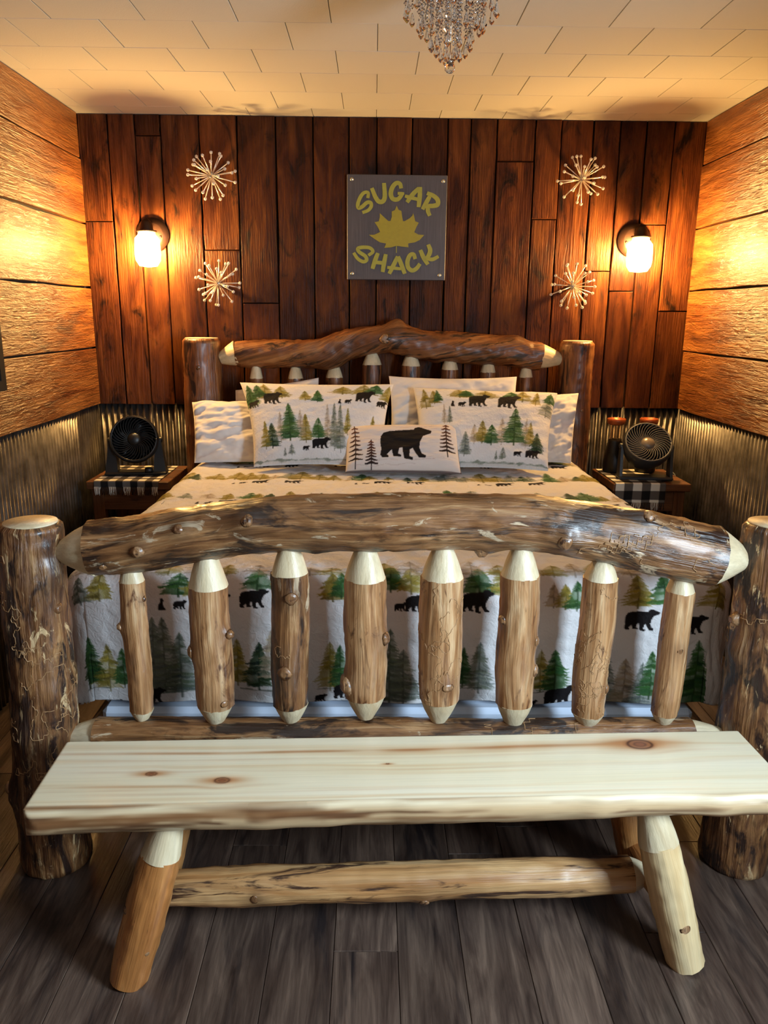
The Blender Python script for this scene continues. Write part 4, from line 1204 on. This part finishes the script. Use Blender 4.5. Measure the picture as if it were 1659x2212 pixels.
LET = {
    'S': [([(408, 430), (412, 358), (352, 360), (300, 430), (272, 520), (285, 566), (335, 545), (395, 492), (446, 492), (455, 540), (415, 596), (335, 630)], 50)],
    'U': [[(462, 292), (510, 410), (560, 475), (615, 470), (640, 400), (628, 222)]],
    'G': [[(862, 292), (845, 232), (795, 222), (742, 280), (722, 370), (750, 435), (815, 442), (862, 395), (872, 368)], ([(905, 365), (815, 360)], 42)],
    'A': [[(945, 480), (1015, 380), (1105, 285)], [(1122, 270), (1118, 400), (1105, 545)], ([(915, 395), (1110, 445)], 48)],
    'R': [[(1160, 575), (1210, 480), (1255, 395)], [(1215, 352), (1300, 385), (1362, 440), (1365, 505), (1310, 525), (1240, 535), (1235, 600), (1262, 662)]],
    'S2': [([(420, 1226), (482, 1172), (440, 1120), (345, 1112), (275, 1130), (292, 1178), (375, 1235), (395, 1290), (350, 1315), (275, 1275), (215, 1190)], 50)],
    'H': [[(552, 1190), (515, 1290), (478, 1415)], [(662, 1205), (640, 1320), (620, 1460)], ([(500, 1322), (650, 1332)], 52)],
    'A2': [[(828, 1235), (775, 1350), (712, 1482)], [(832, 1235), (880, 1350), (930, 1480)], ([(682, 1392), (875, 1412)], 46)],
    'C': [[(1072, 1270), (1048, 1205), (1000, 1215), (965, 1300), (975, 1390), (1030, 1432), (1090, 1405), (1140, 1335)]],
    'K': [[(1140, 1140), (1185, 1240), (1250, 1345)], [(1248, 1062), (1278, 1150), (1245, 1240), (1200, 1270)], ([(1225, 1255), (1310, 1272), (1395, 1228)], 52)],
}
for ch, st in LET.items():
    o = ribbon(st, ch)
leaf = [(805, 530), (830, 585), (870, 600), (880, 670), (893, 740), (915, 742), (985, 700), (1020, 665), (1032, 630), (1045, 670), (1062, 740), (1112, 760), (1080, 820), (1052, 893), (1110, 925), (1190, 930), (1130, 1000), (1060, 1035),
        (970, 1050), (975, 1105), (880, 1095), (805, 1086), (740, 1108), (640, 1117), (665, 1055), (580, 1040), (500, 990), (428, 937), (500, 935), (582, 895), (545, 820), (503, 760), (560, 748), (575, 690), (575, 635), (612, 670), (692, 742), (722, 740), (740, 680), (738, 610), (780, 590)]
n = len(leaf)
V = []
for yo in (0.004, -0.001):
    for p in leaf:
        X_, Z_ = SMAP(*p); V.append((X_, ys - yo, Z_))
Fc = [tuple(range(n)), tuple(range(2 * n - 1, n - 1, -1))] + [(i, (i + 1) % n, (i + 1) % n + n, i + n) for i in range(n)]
mk('maple_leaf', V, Fc, plain('leaf_yellow', (150, 140, 28), 0.55, noise=0.06, nscale=60), sg, False)
a_, b_ = SMAP(803, 1085), SMAP(813, 1185)
mk('leaf_stem', *boxes([(a_[0], b_[0], ys - 0.003, ys + 0.001, b_[1], a_[1])]), M_signpaint, sg, False)
for p in ((190, 175), (1435, 187), (195, 1485), (1415, 1497)):
    X_, Z_ = SMAP(*p)
    V, Fc = lathe([(0.0095, 0.0), (0.0095, 0.002), (0.006, 0.0045), (0.0005, 0.005)], 14, Matrix.Translation((X_, ys, Z_)) @ Matrix.Rotation(math.radians(90), 4, 'X'))
    mk('screw', V, Fc, M_screw, sg, True)

# ------------------------------------------------------------------ starburst wall ornaments
def ico(r, sub=1):
    import bmesh
    bm = bmesh.new(); bmesh.ops.create_icosphere(bm, subdivisions=sub, radius=r)
    V = [tuple(v.co) for v in bm.verts]; Fc = [tuple(v.index for v in f.verts) for f in bm.faces]; bm.free()
    return np.array(V), Fc
M_spoke = plain('satin_silver', (236, 226, 216), 0.3, 0.7)
M_bead, nt_, b_ = new_mat('crystal_bead')
b_.inputs['Base Color'].default_value = (0.95, 0.93, 0.9, 1); b_.inputs['Transmission Weight'].default_value = 0.55
b_.inputs['Roughness'].default_value = 0.08; b_.inputs['IOR'].default_value = 1.6
Vb, Fb = ico(0.0088, 1)
def starburst(loc, seed, label):
    e = empty('starburst_ornament', loc, label, 'wall ornament', 'starburst wall ornaments')
    g = np.random.default_rng(seed)
    L = Vector(loc)
    V, Fc = ico(0.016, 2); mk('hub', V + np.array(L), Fc, M_chrome, e, True)
    V, Fc = lathe([(0.012, 0), (0.012, 0.05)], 12, Matrix.Translation((L.x, YB, L.z)) @ Matrix.Rotation(math.radians(90), 4, 'X'))
    mk('wall_mount', V, Fc, M_chrome, e, True)
    dirs = []
    N = 46
    for i in range(N):                        # fibonacci directions, front half space
        y = 1 - 2 * (i + 0.5) / N
        r_ = math.sqrt(1 - y * y); ph = i * 2.399963 + seed
        dirs.append(Vector((r_ * math.cos(ph), y, r_ * math.sin(ph))))
    for dv in dirs:
        if dv.y > 0.22: continue
        dv = (dv + Vector(g.normal(0, 0.08, 3))).normalized()
        ln = 0.106 * g.uniform(0.94, 1.10)
        P = np.array([np.array(L) + np.array(dv) * s * ln for s in (0.08, 0.5, 1.0)])
        V, Fc = tube(P, 0.0027, 6)
        sp = mk('spoke', V, Fc, M_spoke, e, True)
        mk('bead', Vb + np.array(L) + np.array(dv) * (ln + 0.006), Fb, M_bead, sp, False)
starburst((-0.905, YB - 0.062, 2.236), 1, 'silver starburst ornament above the left lamp height, top left of four')
starburst((-0.893, YB - 0.062, 1.717), 2, 'silver starburst ornament beside the left lamp, lower left of four')
starburst((0.963, YB - 0.062, 2.241), 3, 'silver starburst ornament above the right lamp height, top right of four')
starburst((0.954, YB - 0.062, 1.722), 4, 'silver starburst ornament beside the right lamp, lower right of four')

# ------------------------------------------------------------------ wall lamps
def sconce(x, label):
    zt = 1.962; yl = YB - 0.12
    e = empty('wall_lamp', (x, YB - 0.005, zt - 0.01), label, 'lamp', 'jar wall lamps')
    RX = Matrix.Rotation(math.radians(90), 4, 'X')
    V, Fc = lathe([(0.086, 0.0), (0.086, 0.004), (0.082, 0.009), (0.060, 0.020), (0.056, 0.022), (0.0005, 0.022)], 40, Matrix.Translation((x, YB - 0.006, zt - 0.006)) @ RX)
    bp = mk('backplate', V, Fc, M_bronze, e, True, sharp=35)
    V, Fc = lathe([(0.006, 0.0), (0.006, 0.003), (0.0005, 0.004)], 10, Matrix.Translation((x + (0.045 if x < 0 else -0.045), YB - 0.029, zt - 0.016)) @ RX)
    mk('screw', V, Fc, M_bronze, bp, True)
    P, _ = catmull(np.array([(x, YB - 0.026, zt + 0.012), (x, YB - 0.07, zt + 0.045), (x, yl + 0.012, zt + 0.058), (x, yl, zt + 0.045)]), 16)
    V, Fc = tube(P, 0.008, 10); mk('arm', V, Fc, M_bronze, e, True)
    V, Fc = lathe([(0.046, -0.004), (0.050, 0.0), (0.050, 0.005), (0.034, 0.008), (0.031, 0.03), (0.026, 0.045), (0.016, 0.056), (0.0005, 0.06)], 32, Matrix.Translation((x, yl, zt)))
    mk('cap', V, Fc, M_bronze, e, True, sharp=35)
    V, Fc = lathe([(0.014, 0.0), (0.014, -0.03), (0.0005, -0.03)], 16, Matrix.Translation((x, yl, zt)))
    mk('socket', V, Fc, M_bronze, e, True)
    V, Fc = lathe([(0.040, 0.0), (0.042, -0.014), (0.060, -0.036), (0.064, -0.11), (0.060, -0.14), (0.044, -0.166), (0.0005, -0.172)], 32, Matrix.Translation((x, yl, zt)))
    mk('jar', V, [f[::-1] for f in Fc], M_jar, e, True)
    V, Fc = lathe([(0.012, -0.030), (0.016, -0.042), (0.028, -0.062), (0.030, -0.078), (0.024, -0.096), (0.010, -0.105), (0.0005, -0.106)], 20, Matrix.Translation((x, yl, zt)))
    mk('bulb', V, [f[::-1] for f in Fc], M_bulb, e, True)
sconce(-1.232, 'lit jar wall lamp with bronze cap on the left of the back wall')
sconce(1.272, 'lit jar wall lamp with bronze cap on the right of the back wall')

# ------------------------------------------------------------------ chandelier
cc = Vector((0.122, 2.40, 2.53))
ch = empty('crystal_chandelier', (cc.x, cc.y, 2.53), 'tiered crystal drop chandelier hanging from the ceiling', 'chandelier')
V, Fc = lathe([(0.13, 0.0), (0.13, -0.012), (0.11, -0.02), (0.0005, -0.02)], 40, Matrix.Translation(cc)); mk('canopy', V, [f[::-1] for f in Fc], M_chrome, ch, True, sharp=35)
def octa(r, h):
    n = 6
    V = [(0, 0, h / 2)] + [(r * math.cos(2 * math.pi * k / n), r * math.sin(2 * math.pi * k / n), 0) for k in range(n)] + [(0, 0, -h / 2)]
    Fc = [(0, 1 + k, 1 + (k + 1) % n) for k in range(n)] + [(n + 1, 1 + (k + 1) % n, 1 + k) for k in range(n)]
    return np.array(V), Fc
def drop_shape(r, h):
    n = 6
    prof = [(0.0006, 0.0), (r * 0.4, -h * 0.15), (r, -h * 0.72), (r * 0.7, -h * 0.86), (0.0006, -h)]
    return lathe(prof, n)
tiers = [(0.125, 20, 2.51, 2.355), (0.088, 16, 2.51, 2.318), (0.055, 11, 2.51, 2.275), (0.026, 6, 2.51, 2.252)]
oV, oF = octa(0.0068, 0.016); dV, dF = drop_shape(0.008, 0.038)
gch = np.random.default_rng(12)
for rad, cnt, zt, zb in tiers:
    V, Fc = tube(np.array([(cc.x + rad * math.cos(a), cc.y + rad * math.sin(a), 2.507) for a in np.linspace(0, 2 * math.pi, 41)]), 0.003, 6)
    mk('ring', V, Fc, M_chrome, ch, True)
    for k in range(cnt):
        a = 2 * math.pi * (k + gch.uniform(-.15, .15)) / cnt
        px, py = cc.x + rad * math.cos(a), cc.y + rad * math.sin(a)
        parts = []
        z = zt - 0.012
        zend = zb + gch.uniform(-0.006, 0.006)
        while z > zend + 0.040:
            rot = Matrix.Rotation(gch.uniform(0, 3), 4, 'Z')
            parts.append((xf(oV, Matrix.Translation((px, py, z)) @ rot), oF)); z -= 0.0175
        V, Fc = join(parts)
        st = mk('crystal_strand', V, Fc, M_crystal, ch, False)
        mk('crystal_drop', xf(dV, Matrix.Translation((px, py, zend + 0.036))), dF, M_crystal, st, False)
V, Fc = ico(0.015, 2); mk('crystal_ball', V + np.array((cc.x, cc.y, 2.236)), Fc, M_crystal, ch, False)
V, Fc = tube(np.array([(cc.x, cc.y, 2.51), (cc.x, cc.y, 2.4), (cc.x, cc.y, 2.25)]), 0.0015, 5); mk('center_rod', V, Fc, M_chrome, ch, True)
V, Fc = lathe([(0.011, 0.0), (0.013, 0.006), (0.0005, 0.010)], 14, Matrix.Translation((cc.x, cc.y, 2.246))); mk('ball_cap', V, Fc, M_chrome, ch, True)

# ------------------------------------------------------------------ nightstands, runners
def nightstand(x0, x1, y0, y1, zt, label):
    e = empty('nightstand', ((x0 + x1) / 2, (y0 + y1) / 2, 0), label, 'nightstand', 'wooden nightstands')
    k = 4; wv = (y1 - y0) / k
    for i in range(k):
        V, Fc = bevel_box(x0, x1, y0 + i * wv + 0.001, y0 + (i + 1) * wv - 0.001, zt - 0.04, zt - random.uniform(0, 0.001), 0.003)
        V = np.array(V); mk('top_board', V, Fc, M_night, e, False, {'wc': V[:, [1, 2, 0]]})
    for ax in (x0 + 0.02, x1 - 0.075):
        for ay in (y0 + 0.02, y1 - 0.075):
            V, Fc = bevel_box(ax, ax + 0.055, ay, ay + 0.055, 0.0, zt - 0.042, 0.004); V = np.array(V)
            mk('leg', V, Fc, M_night, e, False, {'wc': V})
    V, Fc = bevel_box(x0 + 0.03, x1 - 0.03, y0 + 0.03, y0 + 0.05, zt - 0.15, zt - 0.042, 0.002); V = np.array(V)
    mk('apron', V, Fc, M_night, e, False, {'wc': V[:, [1, 2, 0]]})
    for i in range(4):
        w = (x1 - x0 - 0.15) / 4
        V, Fc = bevel_box(x0 + 0.075 + i * w + 0.001, x0 + 0.075 + (i + 1) * w - 0.001, y1 - 0.06, y1 - 0.045, 0.12, zt - 0.045, 0.002); V = np.array(V)
        mk('back_board', V, Fc, M_night, e, False, {'wc': V})
    V, Fc = bevel_box(x0 + 0.025, x1 - 0.025, y0 + 0.025, y1 - 0.025, 0.20, 0.225, 0.003); V = np.array(V)
    mk('shelf', V, Fc, M_night, e, False, {'wc': V[:, [1, 2, 0]]})
    return e
nightstand(-1.510, -1.100, 3.80, 4.235, 0.750, 'dark wooden nightstand to the left of the bed under the black fan')
nightstand(1.135, 1.532, 3.835, 4.235, 0.750, 'dark wooden nightstand to the right of the bed under the charcoal fan')

def runner(x0, x1, y0, y1, zt, hang, label, pitch, shear=0.0, seed=0):
    nx_, ny_ = int((x1 - x0) / 0.004), 110
    path = [(y1, zt + 0.003), (y0 - 0.004, zt + 0.003)]
    tot = (y1 - y0) + hang
    xs = np.linspace(x0, x1, nx_); ts = np.linspace(0, tot, ny_)
    X, T_ = np.meshgrid(xs, ts)
    top = y1 - y0
    Yv = np.where(T_ < top, y1 - T_, y0 - 0.006 - 0.003 * np.sin(X * 60) * np.clip((T_ - top) / hang, 0, 1))
    Zv = np.where(T_ < top, zt + 0.0035 + 0.0012 * (1 + vnoise(X * 20, T_ * 20, 0, seed)), zt + 0.003 - (T_ - top))
    Xv = X + shear * (top - T_) 
    cx_ = np.floor((X - x0) / pitch).astype(int) % 2; cy_2 = np.floor(T_ / pitch).astype(int) % 2
    colr = np.where((cx_ + cy_2)[..., None] == 0, np.array([226, 220, 206.0]), np.where((cx_ + cy_2)[..., None] == 1, np.array([96, 88, 82.0]), np.array([20, 17, 18.0])))
    o = mk('table_runner', np.stack([Xv, Yv, Zv], -1).reshape(-1, 3), grid_faces(ny_, nx_), M_cloth, None, True,
           {'col': srgb2lin(colr).reshape(-1, 3), 'wc': np.stack([X, T_, 0 * X], -1).reshape(-1, 3)}, origin=((x0 + x1) / 2, (y0 + y1) / 2, zt + 0.002))
    md = o.modifiers.new('thick', 'SOLIDIFY'); md.thickness = 0.0016; md.offset = 1.0
    tag(o, label, 'table runner', 'buffalo check runners')
    g = np.random.default_rng(seed); wp, bpz = [], []
    x = x0 + 0.003
    while x < x1 - 0.002:
        i = int((x - x0) / pitch) % 2
        xb = x + shear * (top - tot)
        P = np.array([(xb, y0 - 0.008, zt - hang + 0.006), (xb + g.normal(0, .002), y0 - 0.010, zt - hang - 0.012), (xb + g.normal(0, .005), y0 - 0.009 - g.uniform(0, .004), zt - hang - 0.030 - g.uniform(0, .008))])
        (wp if i == 0 else bpz).append(tube(P, 0.0013, 4)); x += 0.0052
    for lst, m_ in ((wp, M_thread), (bpz, M_black)):
        V, Fc = join(lst); q = mk('fringe', V, Fc, m_, o, True); q['kind'] = 'stuff'
runner(-1.470, -1.150, 3.80, 4.20, 0.750, 0.030, 'black and white checked runner on the left nightstand', 0.036, 0.0, 1)
runner(1.145, 1.400, 3.835, 4.20, 0.750, 0.10, 'black and white checked runner on the right nightstand', 0.045, 0.0, 2)

# ------------------------------------------------------------------ fans
def fan(loc, rz, tilt, R, mat, hubmat, vane_mat, ztop, label, flare, seed, knob=False, fill=0.0):
    e = empty('table_fan', (loc[0], loc[1], ztop), label, 'fan', 'desk fans')
    L = Matrix.Translation(loc) @ Matrix.Rotation(rz, 4, 'Z')
    # head axis: local Z of the lathe points to the viewer (-Y), tilted up
    H = L @ Matrix.Rotation(-tilt, 4, 'X') @ Matrix.Rotation(math.radians(90), 4, 'X')
    V, Fc = lathe([(R * 0.55, -0.085), (R * 0.80, -0.075), (R * 0.97, -0.03), (R * 1.05, 0.010), (R * 1.05, 0.035), (R * 1.00, 0.046), (R * 0.95, 0.046), (R * 0.93, 0.036), (R * 0.93, -0.02), (R * 0.6, -0.06), (0.0005, -0.06)], 48, H)
    mk('housing', V, Fc, mat, e, True, sharp=40)
    V, Fc = tube(xf(np.array([(R * 0.955 * math.cos(a), R * 0.955 * math.sin(a), 0.045) for a in np.linspace(0, 2 * math.pi, 65)]), H), 0.003, 6)
    mk('rim', V, Fc, vane_mat, e, True)
    V, Fc = lathe([(R * 0.30, 0.028), (R * 0.29, 0.036), (R * 0.22, 0.044), (R * 0.10, 0.048), (0.0005, 0.049)], 28, H)
    mk('hub', V, Fc, hubmat, e, True)
    nv = 34
    rs = np.linspace(R * 0.27, R * 0.945, 9)
    for k in range(nv):
        a0 = 2 * math.pi * k / nv
        V = []
        for r_ in rs:
            f = (r_ - rs[0]) / (rs[-1] - rs[0])
            a = a0 - 0.62 * f ** 1.3
            zz = 0.036 + 0.010 * math.sin(f * math.pi * 0.5)
            t_ = 0.0013 / r_
            for da, dz in ((-t_, 0), (t_, 0), (t_, -0.010), (-t_, -0.010)):
                V.append((r_ * math.cos(a + da), r_ * math.sin(a + da), zz + dz))
        Fc = [tuple(f) for f in grid_faces(9, 4, True)] + [(3, 2, 1, 0), (32, 33, 34, 35)]
        mk('grille_vane', xf(np.array(V), H), Fc, vane_mat, e, False)
    for k in range(5):                        # blades behind the grille
        a0 = 2 * math.pi * k / 5
        pts = []
        for f in np.linspace(0, 1, 5):
            r_ = R * (0.25 + 0.6 * f)
            for da, dz in ((-0.3, -0.03), (0.3, -0.008)):
                pts.append((r_ * math.cos(a0 + da), r_ * math.sin(a0 + da), dz))
        V = np.array(pts); o = mk('blade', xf(V, H), [tuple(f) for f in grid_faces(5, 2)], M_black, e, True)
        md = o.modifiers.new('thick', 'SOLIDIFY'); md.thickness = 0.002
    # stand: base bar and two arms up to the pivots
    zb = ztop - loc[2]
    for s in (-1, 1):
        A0 = [(s * (R * 1.06), 0.0, 0.0), (s * (R * 1.06 + flare * 0.5), 0.0, zb * 0.5), (s * (R * 1.06 + flare), -0.01, zb + 0.012)]
        C, _ = catmull(np.array(A0), 10)
        V = []
        for i, p in enumerate(C):
            wdt = 0.022 + 0.016 * i / 9
            inn = -s * (0.007 + fill * (i / 9) ** 0.7)
            for dx, dy in ((inn, -wdt), (s * 0.007, -wdt), (s * 0.007, wdt), (inn, wdt)): V.append((p[0] + dx, p[1] + dy, p[2]))
        Fc = [tuple(f) for f in grid_faces(10, 4, True)] + [(3, 2, 1, 0), (36, 37, 38, 39)]
        mk('stand_arm', xf(np.array(V), L), Fc, mat, e, False)
        V, Fc = lathe([(0.016, 0.0), (0.016, 0.012), (0.010, 0.016), (0.0005, 0.016)], 16, L @ Matrix.Translation((s * (R * 1.04), 0, 0)) @ Matrix.Rotation(s * math.radians(90), 4, 'Y'))
        mk('pivot', V, Fc, mat, e, True, sharp=40)
    hw = R * 1.06 + flare + 0.010
    V, Fc = bevel_box(-hw, hw, -0.055, 0.035, zb, zb + 0.018, 0.006)
    mk('stand_base', xf(np.array(V), L), Fc, mat, e, False)
    if knob:
        V, Fc = lathe([(0.022, 0.0), (0.020, 0.02), (0.012, 0.026), (0.0005, 0.026)], 20, L @ Matrix.Translation((0.065, -0.045, zb + 0.015)))
        mk('control_knob', V, Fc, mat, e, True)
        V, Fc = bevel_box(-0.004, 0.022, 0.018, 0.0215, 0.0495, 0.0515, 0.0005)
        mk('badge', xf(np.array(V), H), Fc, M_chrome, e, False)
    return e
M_hub = plain('grey_fan_hub', (132, 122, 112), 0.3, 0.3)
M_vane = plain('grey_fan_vane', (104, 104, 108), 0.4)
M_vdark = plain('black_fan_vane', (18, 17, 18), 0.35)
fan((-1.308, 3.985, 0.930), math.radians(8), math.radians(18), 0.116, M_black, M_black, M_vdark, 0.7545, 'black desk fan standing on the left nightstand', 0.022, 1, knob=True, fill=0.05)
fan((1.325, 3.95, 0.922), math.radians(-5), math.radians(42), 0.118, M_charcoal, M_hub, M_vane, 0.7545, 'charcoal desk fan with grey swirl grille on the right nightstand', 0.002, 2)

# ------------------------------------------------------------------ vases
def vase(x, y, label):
    z0 = 0.7545
    e = empty('vase', (x, y, z0), label, 'vase', 'copper rimmed vases')
    T = Matrix.Translation((x, y, z0))
    V, Fc = lathe([(0.050, 0.0), (0.054, 0.01), (0.053, 0.06), (0.046, 0.12), (0.038, 0.165), (0.034, 0.18), (0.0005, 0.18)], 28, T); mk('body', V, Fc, M_black, e, True)
    V, Fc = lathe([(0.033, 0.18), (0.030, 0.20), (0.030, 0.225), (0.040, 0.262)], 28, T); mk('glass_neck', V, Fc[:-2], M_vglass, e, True)
    V, Fc = lathe([(0.036, 0.256), (0.046, 0.264), (0.049, 0.275), (0.049, 0.288), (0.045, 0.290), (0.042, 0.275), (0.0005, 0.270)], 28, T); mk('rim', V, Fc, M_copper, e, True)
vase(1.214, 4.125, 'black bottle vase with copper rim left of the charcoal fan')
vase(1.392, 4.135, 'copper rimmed vase mostly hidden behind the charcoal fan')

# fan cord hanging beside the right nightstand
P, _ = catmull(np.array([(1.50, 4.12, 0.7545), (1.544, 4.10, 0.748), (1.552, 4.05, 0.62), (1.548, 3.98, 0.45), (1.552, 3.95, 0.25), (1.545, 3.92, 0.004)]), 50)
V, Fc = tube(P, 0.0035, 8)
o = mk('power_cord', V, Fc, plain('grey_cord', (150, 150, 150), 0.5), None, True, origin=(1.545, 3.92, 0.0))
tag(o, 'thin grey power cord hanging down beside the right nightstand', 'cord')
